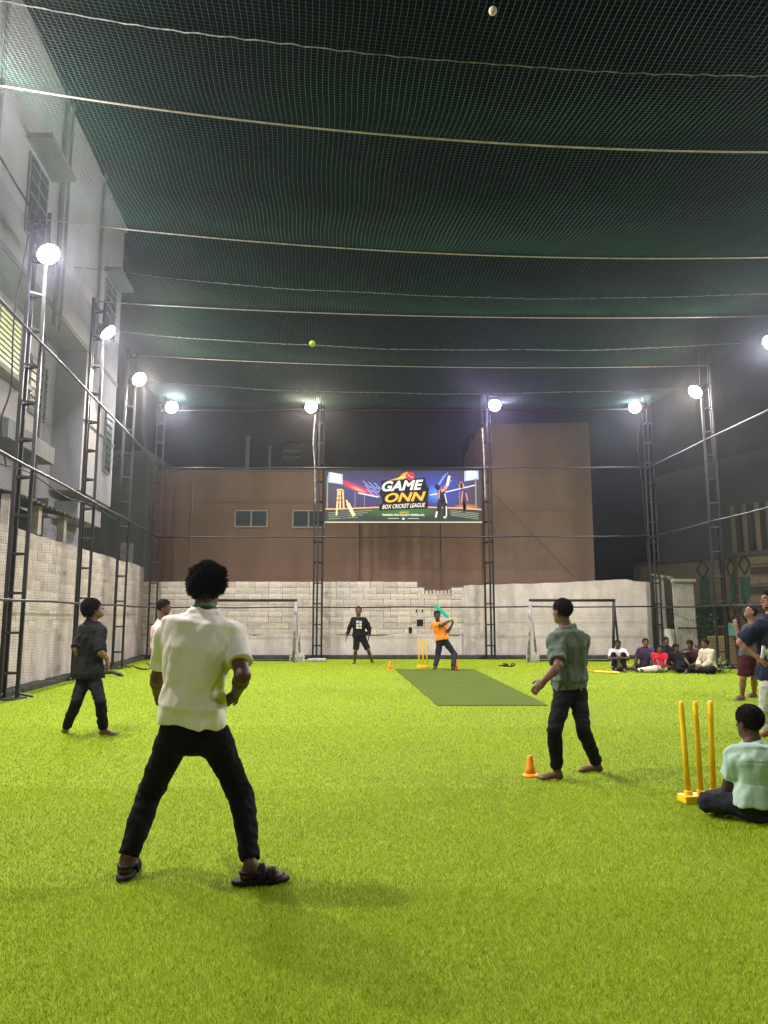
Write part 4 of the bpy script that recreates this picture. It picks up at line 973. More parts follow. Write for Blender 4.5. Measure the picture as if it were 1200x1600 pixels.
def make_person(label, J, sty, h=.008, group='players and onlookers in the cage'):
    """J: joints; sty: clothing. Everything in metres, in place."""
    s = sty.get('s', 1.0); feet = np.mean([J['anA'], J['anB'], J['pelvis']], 0); root = thing('person', label, 'person', (feet[0], feet[1], 0), group)
    up = np.array([0, 0, 1.0]); R_sh = nz(J['shB'] - J['shA']); R_hp = nz(J['hipB'] - J['hipA']); spine = nz(J['neck'] - J['pelvis'])
    f_hint = np.asarray(J['tf'], float)
    def fr(r): f = np.cross(r, spine); f = f if f @ f_hint > 0 else -f; f = nz(f); return f
    Fs, Fh = fr(R_sh), fr(R_hp); Rm = nz(R_sh + R_hp); Fm = fr(Rm)
    fat = sty.get('fat', 1.0); P0 = J['pelvis']; Nk = J['neck']; LN = np.linalg.norm(Nk - P0); bend = J.get('bend', np.zeros(3))
    sp = lambda t: P0 + (Nk - P0) * t + np.asarray(bend) * 4 * t * (1 - t)
    def torso(inf, k=1.0, z0=-.12, hem=None):
        e = inf; nd = [(sp(-.10), R_hp, Fh, .150 * s * fat + e, .105 * s * fat + e), (sp(.08), R_hp, Fh, .160 * s * fat + e, .112 * s * fat + e), (sp(.38), Rm, Fm, .142 * s * fat + e, .100 * s * fat + e),
                       (sp(.70), R_sh, Fs, .165 * s * fat + e, .115 * s * fat + e), (sp(.90), R_sh, Fs, .150 * s + e, .088 * s + e), (sp(.985), R_sh, Fs, .085 * s + e * .6, .062 * s + e * .6)]
        return nd
    # ---- body
    b = Field(); b.tube(torso(-.012), .03)
    hf, hu = nz(J['hf']), np.asarray(J['hu'], float); hu = nz(hu - hf * (hu @ hf)); hr = np.cross(hf, hu); HR = np.stack([hr, hf, hu]); Hc = J['head']; hs = sty.get('hs', 1.0) * s
    hp = lambda r, f, u: Hc + (hr * r + hf * f + hu * u) * hs
    b.cone(Nk - spine * .02, hp(0, -.012, -.05), .058 * s, .054 * s, .03)
    b.ell(hp(0, -.008, .028), HR, np.array([.074, .094, .086]) * hs, .02); b.ell(hp(0, .026, -.045), HR, np.array([.056, .062, .070]) * hs, .03)
    b.ell(hp(0, .055, -.085), HR, np.array([.030, .028, .024]) * hs, .025)
    if h < .0115:
        b.cone(hp(0, .086, .012), hp(0, .106, -.022), .008 * hs, .013 * hs, .012); b.ell(hp(0, .078, .028), HR, np.array([.05, .016, .010]) * hs, .015)
        b.ell(hp(0, .086, -.052), HR, np.array([.022, .010, .009]) * hs, .008)
    else: b.cone(hp(0, .086, .012), hp(0, .104, -.022), .010 * hs, .015 * hs, .012)
    for sg in (-1, 1): b.ell(hp(sg * .076, -.005, -.008), HR, np.array([max(.010, h * .9), .020, .032]) * hs, .008)
    for q, sg in (('A', -1), ('B', 1)):
        S_, E_, W_ = J['sh' + q], J['el' + q], J['wr' + q]; st = sty.get('arm', 1.0) * s
        b.cone(S_, E_, .050 * st, .041 * st, .03); b.cone(E_, E_ + (W_ - E_) * .35, .041 * st, .042 * st, .02); b.cone(E_ + (W_ - E_) * .3, W_, .042 * st, .028 * st, .02)
        # hand
        d = nz(W_ - E_) if 'hd' + q not in J else nz(J['hd' + q]); pn = np.asarray(J.get('pn' + q, R_sh * -sg), float); pn = nz(pn - d * (pn @ d)); sd = np.cross(d, pn); cu = J.get('cu' + q, .35)
        if sd @ (Fs + np.array([0, 0, .2])) < 0: sd = -sd      # thumb side
        rf = max(.0085 * s, h * .95); b.ell(W_ + d * .05 * s, np.stack([sd, d, pn]), np.array([.041, .056, .018]) * s, .02)
        for k, (o, L) in enumerate(((.030, .072), (.010, .082), (-.010, .076), (-.029, .060))):
            a = W_ + d * .092 * s + sd * o * s; dd = d + sd * o * .5
            for j, fr_ in enumerate((.45, .32, .26)):
                th = cu * (j + .6); v = nz(dd * math.cos(th) + pn * math.sin(th)); e = a + v * L * fr_ * s; b.cone(a, e, rf * (1 - .06 * j), rf * (.94 - .06 * j), .004); a = e
        a = W_ + d * .03 * s + sd * .034 * s; e = a + nz(d * .75 + sd * .6 + pn * .25) * .042 * s; b.cone(a, e, rf * 1.25, rf * 1.1, .012); b.cone(e, e + nz(d * .9 + sd * .25 + pn * .3) * .034 * s, rf * 1.1, rf * .9, .004)
        Hp, K_, A_ = J['hip' + q], J['kn' + q], J['an' + q]; lg = sty.get('leg', .88 if sty.get('pants') and sty.get('pcut', .9) > 0 else 1.0) * s
        b.cone(Hp, K_, .078 * lg, .053 * lg, .03); b.cone(K_, K_ + (A_ - K_) * .33, .052 * lg, .055 * lg, .02); b.cone(K_ + (A_ - K_) * .3, A_, .055 * lg, .036 * lg, .02)
        # foot
        tv = np.asarray(J['toe' + q], float); tv = nz(tv); fu = J.get('fu' + q, up); fu = nz(fu - tv * (np.asarray(fu) @ tv)); fsd = np.cross(tv, fu); so = A_ - fu * .075 * s
        if sty.get('shoes') is None or sty.get('sandals'):
            b.cone(A_, so - tv * .025 * s + fu * .03 * s, .036 * s, .032 * s, .02); b.cone(so + tv * .02 * s + fu * .045 * s, so + tv * .13 * s + fu * .022 * s, .038 * s, .024 * s, .025)
            b.ell(so + tv * .125 * s + fu * .018 * s, np.stack([fsd, tv, fu]), np.array([.043, .045, .017]) * s, .02)
            big = 1 if q == 'A' else -1
            if (fsd @ R_hp) < 0: big = -big
            for k in range(5):
                c = so + tv * (.175 - .012 * k) * s + fsd * big * (.028 - .0155 * k) * s + fu * .012 * s; r = max((.0125 if k == 0 else .009) * s, h * .8); b.cone(c - tv * .025 * s, c, r, r * .9, .005)
    SK = skin(sty['skin']); body = put('body', b.mesh(h), SK, root, 1)
    # ---- trousers / shorts
    if sty.get('pants'):
        tr = Field(); cut = sty.get('pcut', .93); wl, wk = sty.get('pw', (.020, .024)); nd = torso(sty.get('pinf', .002))[:3]; clipw = (sp(sty.get('waist', .16)), spine)
        tr.tube([(n[0], n[1], n[2], n[3], n[4]) for n in nd], .03, cap=.07, cuts=[clipw])
        for q in 'AB':
            Hp, K_, A_ = J['hip' + q], J['kn' + q], J['an' + q]
            tr.cone(Hp, K_, (.080 + wl) * s, (.052 + wk) * s, .045)
            if cut > 0: e = K_ + (A_ - K_) * cut; ax = nz(A_ - K_); tr.cone(K_, e + ax * .04, (.054 + wk) * s, (.037 + sty.get('hemw', wk)) * s, .008, cut=(e, ax))
        cl = []
        if cut <= 0:
            tr.pr = [p for p in tr.pr]; tr2 = Field(); tr2.pr = [tr.pr[0]]
            for q in 'AB':
                Hp, K_ = J['hip' + q], J['kn' + q]; e = Hp + (K_ - Hp) * (1 + cut); ax = nz(K_ - Hp); tr2.cone(Hp, e + ax * .04, (.080 + wl) * s, (.068 + wk) * s, .045, cut=(e, ax))
            tr = tr2
        put('shorts' if cut <= 0 else 'trousers', tr.mesh(h, noise=[(.006, (9, 9, 14), 3.3), (.006, (20, 20, 30), 7.7), (.003, (45, 45, 60), 2.2)]), sty['pants'], root, 1)
    # ---- shirt
    sh_ = Field(); inf = sty.get('inf', .022); nd = torso(inf); hem = sty.get('hem', .02); hb = sty.get('hemflare', .015)
    hemc = sp(hem); hax = -spine; nodes = [(sp(hem - .12), R_hp, Fh, .152 * s * fat + inf + hb, .108 * s * fat + inf + hb), (sp(hem + .08), R_hp, Fh, .156 * s * fat + inf + hb, .112 * s * fat + inf + hb)]
    if sty.get('blouse'): nodes = [(sp(hem - .12), R_hp, Fh, .158 * s * fat + inf, .112 * s * fat + inf), (sp(hem + .12), R_hp, Fh, .160 * s * fat + inf, .114 * s * fat + inf), (sp(hem + .17), R_hp, Fh, .168 * s * fat + inf + hb, .125 * s * fat + inf + hb)]
    bs = sty.get('broad', .020); nodes += [nd[2], (*nd[3][:3], nd[3][3] + bs * .5, nd[3][4] + .004), (*nd[4][:3], nd[4][3] + bs, nd[4][4] + .006), nd[5]]
    sh_.tube(nodes, .02, cap=.05, cuts=[(hemc, hax)])
    sl = sty.get('sleeve', .75); sw = sty.get('sleevew', .022)
    for q in 'AB':
        S_, E_, W_ = J['sh' + q], J['el' + q], J['wr' + q]; ax = nz(E_ - S_)
        sh_.cone(S_ - spine * .0 + nz(S_ - J['sh' + ('B' if q == 'A' else 'A')]) * -.07, S_, .064 * s, .060 * s, .06)
        sh_.cone(Nk - spine * .05, S_ + nz(Nk - S_) * .02, .060 * s, .050 * s, .045)
        if sl <= 1: e = S_ + (E_ - S_) * sl; sh_.cone(S_, e + ax * .06, .056 * s + inf * .6, .048 * s + sw, .05, cut=(e, ax))
        else:
            e = E_ + (W_ - E_) * (sl - 1); ax = nz(W_ - E_); sh_.cone(S_, E_, .056 * s + inf * .6, .044 * s + sw, .03); sh_.cone(E_, e + ax * .03, .044 * s + sw, .032 * s + sw * .8, .025, cut=(e, ax))
    sh_.cone(Nk - spine * .05, Nk + nz(Hc - Nk) * .012, .076 * s, .064 * s, .03)
    wr = sty.get('wr', 1.0)
    Vq = sh_.mesh(h, noise=[(.013 * wr, (9, 9, 3.0), 1.1), (.012 * wr, (19, 19, 5), 5.2), (.004 * wr, (36, 36, 16), 9.9)], clip=[(Nk + nz(Hc - Nk) * .024 * s, nz(Hc - Nk))])
    shirt = put('shirt', Vq, sty['shirt'], root, 1)
    if sty.get('collar'):
        g = MB(); ce = Nk + nz(Hc - Nk) * .024 * s; a = nz(np.cross(Hc - Nk, [1, .1, .2])); c = nz(np.cross(Hc - Nk, a)); g.tube([ce + (a * math.cos(t) + c * math.sin(t)) * .062 * s for t in np.linspace(0, 2 * math.pi, 22)], .010 * s, 6, False); g.build('collar', sty['collar'], root, True)
    # ---- footwear
    if sty.get('shoes'):
        for q in 'AB':
            A_ = J['an' + q]; tv = nz(J['toe' + q]); fu = J.get('fu' + q, up); fu = nz(fu - tv * (np.asarray(fu) @ tv)); fsd = np.cross(tv, fu); so = A_ - fu * .075 * s; ft = Field()
            if sty.get('sandals'):
                ft.ell(so - tv * .02 * s - fu * .002, np.stack([fsd, tv, fu]), np.array([.047, .080, .030]) * s, .02); ft.ell(so + tv * .10 * s - fu * .002, np.stack([fsd, tv, fu]), np.array([.056, .11, .028]) * s, .03)
                V = ft.mesh(min(h, .006), clip=[(so + fu * .012, fu)]); shoe = put('sandal', V, sty['shoes'], root, 1)
                for tt, hh_ in ((.055, .078), (.11, .056)):
                    g = MB(); pts = [so + tv * tt * s + (fsd * math.cos(t) * .050 + fu * math.sin(t) * hh_) * s for t in np.linspace(-.1, math.pi + .1, 12)]
                    for wv in (-.014, -.005, .005, .014): g.tube([p + tv * wv * s for p in pts], .0075 * s, 6)
                    g.build('strap', sty['shoes'], shoe, True)
                g = MB(); g.tube([so - tv * .085 * s * math.sin(t) + tv * .03 * s + (fsd * math.cos(t) * .046 + fu * .045) * s for t in np.linspace(-.2, math.pi + .2, 14)], .0095 * s, 6); g.build('heel_strap', sty['shoes'], shoe, True)
            else:
                ft.ell(so + fu * .028 * s, np.stack([fsd, tv, fu]), np.array([.040, .060, .045]) * s, .02); ft.ell(so + tv * .11 * s + fu * .022 * s, np.stack([fsd, tv, fu]), np.array([.046, .085, .034]) * s, .04); ft.cone(A_, so + fu * .04, .045 * s, .045 * s, .03)
                put('shoe', ft.mesh(h, clip=[(so - fu * .003, -fu)]), sty['shoes'], root, 1)
    # ---- hair
    if sty.get('hair', 1):
        ht = sty.get('hairt', .016); hn = sty.get('hairn', (.004, 50)); ha = Field(); slope = sty.get('hairslope', .90); line = sty.get('hairline', .012)
        nrm = nz(hf * slope - hu); ha.ell(hp(0, -.010 - ht * .35, .030 + ht * .55), HR, np.array([.0765 + ht * .55, .093 + ht * .5, .086 + ht * .55]) * hs, .01)
        for tr_, tf_, tu_, rr_ in sty.get('tufts', ()): ha.ell(hp(tr_, tf_, tu_), HR, np.array([rr_] * 3) * hs, .015)
        if sty.get('fringe'): ha.ell(hp(0, .07, .085), HR, np.array([.06, .04, .03]) * hs, .02)
        Vq = ha.mesh(min(h, .008), noise=[(hn[0], hn[1], 2.0), (hn[0] * .6, hn[1] * 2.1, 4.0)], clip=[(hp(0, 0, line), nrm)], cj=.010)
        hair = put('hair', Vq, HAIR, root, 0)
        # loose strands over the surface
        V, Q = Vq; ns = sty.get('strands', 500); L = sty.get('strand_len', .02) * hs
        ce = hp(0, -.01, .03); ids = rng.integers(0, len(V), ns); g = MB(); sr = sty.get('strand_r', .0016)
        for i in ids:
            p = V[i]; n_ = nz(p - ce); 
            if (p - ce) @ hf > .06 * hs and (p - ce) @ hu < .02 * hs: continue
            tg = nz(np.cross(n_, rng.normal(size=3)) + sty.get('flow', np.zeros(3)) * 1.0); cr = rng.uniform(.3, 1.4); pts = []
            for j in range(4):
                t = j / 3; pts.append(p - n_ * .004 + n_ * L * t * sty.get('lift', .5) + tg * L * math.sin(t * cr * 2) * .8)
            g.tube(pts, [sr * 1.3, sr * 1.2, sr, sr * .4], 3, False)
        n0 = len(hair.data.vertices)
        if g.V: mesh('hair_strands', g.V, g.F, HAIR, hair)
    if sty.get('face', 1) and h < .016:
        for sg in (-1, 1):
            e = Field(); e.ell(hp(sg * .030, .0765, .008), HR, np.array([.014, .010, .0080]) * hs); put('eye', e.mesh(.003), EYEW, root, 0)
            e = Field(); e.ell(hp(sg * .030, .0835, .008), HR, np.array([.0075, .006, .0078]) * hs); put('iris', e.mesh(.0025), EYEB, root, 0)
            g = MB(); g.tube([hp(sg * .014, .091, .026), hp(sg * .032, .089, .032), hp(sg * .050, .074, .027)], [.0035, .005, .003], 6); g.build('eyebrow', HAIR, root, True)
        if sty.get('beard'):
            be = Field(); be.ell(hp(0, .028, -.052), HR, np.array([.0575, .0655, .067]) * hs); put('beard', be.mesh(.006, noise=[(.003, 60, 1.)], clip=[(hp(0, 0, -.052), nz(hu + hf * .35)), (hp(0, .0, 0), -nz(hf))], cj=.006), BEARD, root, 1)
    return root
UPV = np.array([0, 0, 1.0])
def foot(px, py, dz=.078): return ground(px, py) + [0, 0, dz]
BLK = cloth('black_trousers', (.005, .005, .006)); SKD = (.075, .034, .021); SKM = (.13, .062, .038); SKL = (.24, .12, .075)
# ---- man in white, seen from behind
Y = 4.32; J = dict(pelvis=at(296, 1141, Y), neck=at(319, 957, Y - .05), head=at(323, 922, Y - .01), hf=(.25, 1, -.06), hu=UPV, tf=(.15, 1, 0), bend=(0, -.02, 0),
  shA=at(264, 996, Y), shB=at(368, 995, Y + .02), hipA=at(274, 1150, Y), hipB=at(333, 1150, Y), anA=foot(197, 1371, .098), anB=foot(391, 1382, .098), toeA=(-.12, 1, 0), toeB=(1, .25, 0))
J['knA'] = solve(J['hipA'], 234, 1240, .44, 1); J['knB'] = solve(J['hipB'], 379, 1248, .44, 1)
J['elA'] = solve(J['shA'], 247, 1058, .30, 1); J['wrA'] = solve(J['elA'], 246, 1082, .25, 1)
J['elB'] = solve(J['shB'], 379, 1056, .30, -1); J['wrB'] = solve(J['elB'], 369, 1083, .25, 1); J['hdB'] = (-.7, .3, -.6); J['pnB'] = (-.4, .6, .3); J['cuB'] = .75
make_person('man in a white T-shirt and black trousers standing with legs apart, back to the camera', J,
  dict(s=1.03, skin=SKD, shirt=cloth('white_tshirt', (.74, .71, .66), col2=(.68, .65, .60)), fat=.95, inf=.025, face=0, hem=.06, blouse=1, hemflare=-.004, sleeve=.68, sleevew=.021, wr=.9, broad=.030, tufts=((.07, 0, .09, .036), (-.06, -.01, .095, .036), (.085, -.02, .04, .030), (-.085, -.02, .045, .026), (.02, -.05, .125, .036), (-.02, .03, .125, .034), (.05, -.06, .10, .034), (0, -.09, .07, .03), (.088, 0, .0, .022)), pants=BLK, pw=(.012, .016), hemw=.016, waist=.2, pcut=.93,
       shoes=cloth('black_sandal', (.012, .012, .012), .6), sandals=1, hairt=.022, hairn=(.013, 32), hairline=-.02, hairslope=.85, hs=.96, strands=4200, strand_len=.030, strand_r=.0021, lift=.7, collar=cloth('green_collar', (.08, .16, .09))), h=.0055)
# ---- boy in black, left, looking up
Y = 9.3; J = dict(pelvis=at(138, 1056, Y), neck=at(143, 971, Y - .02), head=at(148, 954, Y - .02), hf=(.85, .35, .45), hu=(-.4, -.1, 1), tf=(.75, .65, 0),
  shA=at(128, 986, Y + .10), shB=at(156, 989, Y - .10), hipA=at(131, 1062, Y + .05), hipB=at(147, 1062, Y - .05), anA=foot(103, 1146), anB=foot(161, 1149), toeA=(-.45, .7, 0), toeB=(1, -.1, 0))
J['knA'] = solve(J['hipA'], 119, 1098, .42, -1); J['knB'] = solve(J['hipB'], 157, 1098, .42, -1)
J['elA'] = solve(J['shA'], 119, 1014, .27, -1); J['wrA'] = solve(J['elA'], 133, 1036, .23, 1)
J['elB'] = solve(J['shB'], 158, 1020, .27, -1); J['wrB'] = solve(J['elB'], 167, 1029, .22, 1); J['hdB'] = (.2, .1, -1); J['pnB'] = (-1, .2, 0)
make_person('barefoot boy in a loose black shirt at the left looking up into the air', J,
  dict(s=.96, skin=SKL, shirt=cloth('black_shirt', (.016, .016, .018)), inf=.035, hem=-.02, hemflare=.025, sleeve=.98, sleevew=.035, pants=cloth('black_trousers', (.006, .006, .007)), pw=(.010, .016), hemw=.022, waist=.1,
       hairt=.050, hairn=(.014, 30), hairline=-.004, hairslope=.75, strands=2600, strand_len=.045, strand_r=.0022, lift=.35, collar=cloth('black_shirt_collar', (.016, .016, .018))), h=.0075)
# ---- man in pink, left rear
Y = 12.2; J = dict(pelvis=at(254, 1036, Y), neck=at(251, 972, Y), head=at(257, 950, Y), hf=(1, -.1, -.05), hu=UPV, tf=(1, .25, 0),
  shA=at(243, 984, Y + .16), shB=at(249, 985, Y - .17), hipA=at(253, 1040, Y + .08), hipB=at(255, 1040, Y - .08), anA=foot(260, 1096), anB=foot(262, 1100), toeA=(1, 0, 0), toeB=(1, -.1, 0))
J['knA'] = (J['hipA'] + J['anA']) / 2 + [.03, 0, 0]; J['knB'] = (J['hipB'] + J['anB']) / 2 + [.03, 0, 0]
J['elA'] = solve(J['shA'], 242, 1010, .28, -1); J['wrA'] = solve(J['elA'], 250, 1028, .24, -1); J['elB'] = solve(J['shB'], 243, 1012, .28, -1); J['wrB'] = solve(J['elB'], 252, 1030, .24, -1)
make_person('man in a pale pink shirt half hidden behind the man in white', J,
  dict(s=1.0, fat=1.1, skin=SKM, shirt=cloth('pink_shirt', (.62, .42, .42), col2=(.55, .36, .37)), inf=.03, hem=.05, sleeve=1.6, sleevew=.022, pants=BLK, hairt=.030, hairn=(.009, 36), hairline=.0, strands=1200, beard=1, collar=cloth('pink_shirt_collar', (.62, .42, .42))), h=.010)
# ---- man in grey-green
Y = 6.95; J = dict(pelvis=at(890, 1077, Y), neck=at(885, 981, Y), head=at(878, 956, Y), hf=(-.55, .8, 0), hu=UPV, tf=(-.6, .75, 0), bend=(.01, -.01, 0),
  shA=at(867, 1004, Y - .06), shB=at(907, 1002, Y + .08), hipA=at(880, 1084, Y - .04), hipB=at(902, 1084, Y + .04), anA=foot(871, 1219), anB=foot(933, 1207), toeA=(-1, .02, 0), toeB=(-1, .12, 0))
J['knA'] = solve(J['hipA'], 866, 1142, .41, -1); J['knB'] = solve(J['hipB'], 912, 1142, .41, -1)
J['elA'] = solve(J['shA'], 873, 1041, .28, -1); J['wrA'] = solve(J['elA'], 850, 1064, .23, -1); J['hdA'] = (-.75, .1, -.75); J['pnA'] = (.5, .8, -.2); J['cuA'] = .5
J['elB'] = solve(J['shB'], 905, 1040, .28, 1); J['wrB'] = solve(J['elB'], 890, 1062, .23, 1)
make_person('barefoot man in a grey-green T-shirt beside the near orange cone', J,
  dict(s=.97, skin=SKM, shirt=cloth('grey_green_tshirt', (.105, .135, .105), col2=(.085, .11, .088)), broad=.008, inf=.022, face=0, hem=.0, blouse=1, hemflare=.002, sleeve=.80, sleevew=.034, wr=1.3, pants=BLK, pw=(.010, .014), hemw=.018, waist=.12, pcut=.90,
       hairt=.014, hairn=(.004, 60), hairline=-.016, hairslope=.95, strands=2600, strand_len=.013, strand_r=.0013, lift=.7), h=.0065)
# ---- far fielder in black
Y = 22.5; J = dict(pelvis=at(562, 996, Y), neck=at(560, 965.5, Y), head=at(560.5, 955, Y), hf=(.05, -1, 0), hu=UPV, tf=(.05, -1, 0),
  shA=at(551.5, 968, Y), shB=at(570, 968, Y), hipA=at(557.5, 998, Y), hipB=at(567, 998, Y), anA=foot(554, 1037), anB=foot(581, 1036), toeA=(-.25, -1, 0), toeB=(.3, -1, 0))
J['knA'] = at(556, 1016, Y - .08); J['knB'] = at(575, 1015, Y - .08)
J['elA'] = at(545.5, 982, Y + .05); J['wrA'] = at(541.5, 995, Y - .05); J['elB'] = at(577, 982, Y + .05); J['wrB'] = at(576, 995, Y - .1)
pf = make_person('barefoot man in a black long-sleeved top and shorts in front of the far block wall', J,
  dict(s=1.02, fat=1.08, hs=1.15, skin=SKM, shirt=cloth('black_sweater', (.010, .010, .012)), inf=.028, hem=.05, sleeve=1.75, sleevew=.022, pants=cloth('black_shorts', (.010, .010, .012)), pcut=-.05, pw=(.022, .022), waist=.14, hairt=.016, hairline=.03, strands=200, beard=1), h=.012)
q = at(561, 976, Y - .19); g = MB()
pw = cloth('white_print', (.6, .58, .55))
for i in range(2):
    for k in range(3): g.box((q[0] - .085 + i * .09, q[1] - .012, q[2] - .12 + k * .085), (q[0] - .085 + i * .09 + .075, q[1], q[2] - .12 + k * .085 + (.06 if (i + k) % 2 else .07)))
g.build('chest_print', pw, pf)
# ---- batter
Y = 20.9; J = dict(pelvis=at(691, 1001, Y), neck=at(685, 973, Y), head=at(683, 962.5, Y - .02), hf=(.12, -1, -.1), hu=UPV, tf=(.5, -.8, 0),
  shA=at(677.5, 976, Y + .05), shB=at(694, 976, Y - .02), hipA=at(687, 1003, Y), hipB=at(696, 1003, Y), anA=foot(680, 1046), anB=foot(708, 1048), toeA=(-.3, -1, 0), toeB=(.7, -.7, 0))
J['knA'] = at(684, 1025, Y - .1); J['knB'] = at(710, 1022, Y - .12)
HB = at(706, 970.5, Y - .12)
J['elA'] = at(690, 977, Y - .26); J['wrA'] = at(702, 970, Y - .16); J['elB'] = at(700, 987, Y - .12); J['wrB'] = at(707, 975, Y - .12); J['hdA'] = (1, .2, .05); J['hdB'] = (.2, .1, 1); J['cuA'] = .9; J['cuB'] = .9; J['pnA'] = (0, .3, -1); J['pnB'] = (-1, .2, 0)
make_person('batter in an orange T-shirt swinging a teal bat beside the distant stumps', J,
  dict(s=1.0, hs=1.12, skin=SKD, shirt=cloth('orange_tshirt', (.85, .27, .03)), inf=.026, hem=.06, sleeve=.75, sleevew=.03, pants=cloth('dark_trousers', (.016, .017, .02)), pw=(.02, .024), waist=.15, shoes=cloth('brown_shoe', (.06, .03, .02)), hairt=.020, hairline=.03, strands=200, beard=1), h=.012)
bat('teal plastic bat with a yellow grip raised over the batter\'s shoulder', at(713, 975.5, Y - .14), at(680, 946, Y + .05), M['yellow'], M['teal'])
# ---- man in mint sitting near the stumps
Y = 5.5; J = dict(pelvis=at(1183, 1266, Y), neck=at(1177, 1163, Y + .02), head=at(1170, 1130, Y + .03), hf=(-.38, .92, -.05), hu=UPV, tf=(-.35, .95, 0), bend=(0, -.035, 0),
  shA=at(1148, 1184, Y), shB=at(1212, 1182, Y + .10), hipA=at(1164, 1270, Y), hipB=at(1204, 1270, Y + .04))
J['pelvis'][2] = .12; J['hipA'][2] = .11; J['hipB'][2] = .11
J['knA'] = at(1106, 1264, Y + .12); J['knA'][2] = .10; J['anA'] = np.array([J['hipA'][0] + .06, Y + .46, .07]); J['knB'] = J['hipB'] + [.34, .26, .03]; J['anB'] = np.array([J['hipA'][0] + .02, Y + .40, .09])
J['toeA'] = (1, .1, -.1); J['toeB'] = (-1, .2, -.1); J['fuA'] = (0, .6, .8); J['fuB'] = (0, .6, .8)
J['elA'] = solve(J['shA'], 1137, 1233, .27, 1); J['wrA'] = solve(J['elA'], 1148, 1254, .23, 1); J['elB'], J['wrB'] = ik(J['shB'], J['knB'] + [-.1, .1, .1], .28, .24, (1, -.3, -.2))
make_person('man in a mint green polo sitting cross-legged at the right edge, back to the camera', J,
  dict(s=.98, skin=SKD, shirt=cloth('mint_polo', (.36, .50, .40), col2=(.31, .44, .35)), broad=.012, inf=.024, face=0, hem=-.02, hemflare=.012, sleeve=.62, sleevew=.030, wr=.9, pants=cloth('charcoal_trousers', (.020, .023, .028)), pw=(.006, .02), waist=.12, pcut=.95,
       hairt=.018, hairn=(.005, 55), hairline=-.012, hairslope=.95, lift=.7, strands=2600, strand_len=.016, strand_r=.0014, collar=cloth('mint_collar', (.36, .50, .40))), h=.006)
# ---- man in navy at the right edge
Y = 9.0; J = dict(pelvis=at(1206, 1062, Y), neck=at(1205, 962, Y), head=at(1203, 938, Y), hf=(-1, -.1, .02), hu=UPV, tf=(-1, .3, 0),
  shA=at(1187, 979, Y - .10), shB=at(1221, 979, Y + .14), hipA=at(1203, 1068, Y - .08), hipB=at(1212, 1068, Y + .08), anA=foot(1204, 1151), anB=foot(1216, 1149), toeA=(-1, -.1, 0), toeB=(-1, .1, 0))
J['knA'] = (J['hipA'] + J['anA']) / 2 + [-.03, 0, 0]; J['knB'] = (J['hipB'] + J['anB']) / 2 + [-.03, 0, 0]
J['elA'] = solve(J['shA'], 1156, 1004, .29, -1); J['wrA'] = at(1183, 1026, Y - .12); J['elB'] = J['shB'] + [.2, .05, -.2]; J['wrB'] = J['pelvis'] + [.12, .16, .05]
pn = make_person('man in a navy T-shirt and grey trousers at the right edge with hand on hip', J,
  dict(s=1.04, skin=SKL, shirt=cloth('navy_tshirt', (.016, .020, .038)), inf=.035, hem=.0, hemflare=.02, sleeve=.88, sleevew=.042, pants=cloth('grey_sweatpants', (.42, .42, .38)), pw=(.03, .035), hemw=.04, waist=.1, hairt=.020, hairline=.0, strands=900, strand_len=.02, beard=1), h=.008)
# big white letters wrapped round the lower back of the shirt
cu = bpy.data.curves.new('lettering', 'FONT'); cu.body = 'M'; cu.offset = .02; cu.extrude = .012
to = bpy.data.objects.new('lettering', cu); C.objects.link(to); bpy.context.view_layer.update(); me = bpy.data.meshes.new_from_object(to.evaluated_get(bpy.context.evaluated_depsgraph_get())); bpy.data.objects.remove(to)
me.materials.clear(); me.materials.append(pw); lo_ = link(bpy.data.objects.new('shirt_lettering', me), pn)
q = at(1188, 1027, Y - .205); lo_.location = Vector(q) - pn.location; lo_.rotation_euler = (math.radians(90), math.radians(12), math.radians(8)); lo_.scale = (.17, .20, 1)
# ---- man in maroon shorts looking up
Y = 13.0; J = dict(pelvis=at(1170, 1027, Y), neck=at(1176, 975, Y), head=at(1172, 957, Y), hf=(-.85, -.15, .5), hu=(.5, .1, .9), tf=(-.9, -.2, 0),
  shA=at(1167, 982, Y - .16), shB=at(1183, 982, Y + .14), hipA=at(1164, 1030, Y - .05), hipB=at(1178, 1030, Y + .05), anA=foot(1160, 1094), anB=foot(1179, 1090), toeA=(-1, -.3, 0), toeB=(-1, -.2, 0))
J['knA'] = at(1161, 1060, Y - .08); J['knB'] = at(1178, 1060, Y - .02); J['elA'] = solve(J['shA'], 1157, 1003, .27, -1); J['wrA'] = solve(J['elA'], 1151, 982, .23, 1); J['elB'] = solve(J['shB'], 1190, 1004, .27, 1); J['wrB'] = solve(J['elB'], 1180, 1018, .23, -1)
make_person('man in a grey T-shirt and maroon shorts looking up, behind the man in navy', J,
  dict(s=.98, skin=SKL, shirt=cloth('slate_tshirt', (.075, .075, .085)), inf=.03, hem=.0, sleeve=.8, sleevew=.03, pants=cloth('maroon_shorts', (.055, .012, .020)), pcut=-.12, pw=(.026, .03), waist=.1, shoes=cloth('grey_sandal', (.12, .11, .10)), sandals=1, hairt=.02, hairline=.02, strands=400), h=.010)
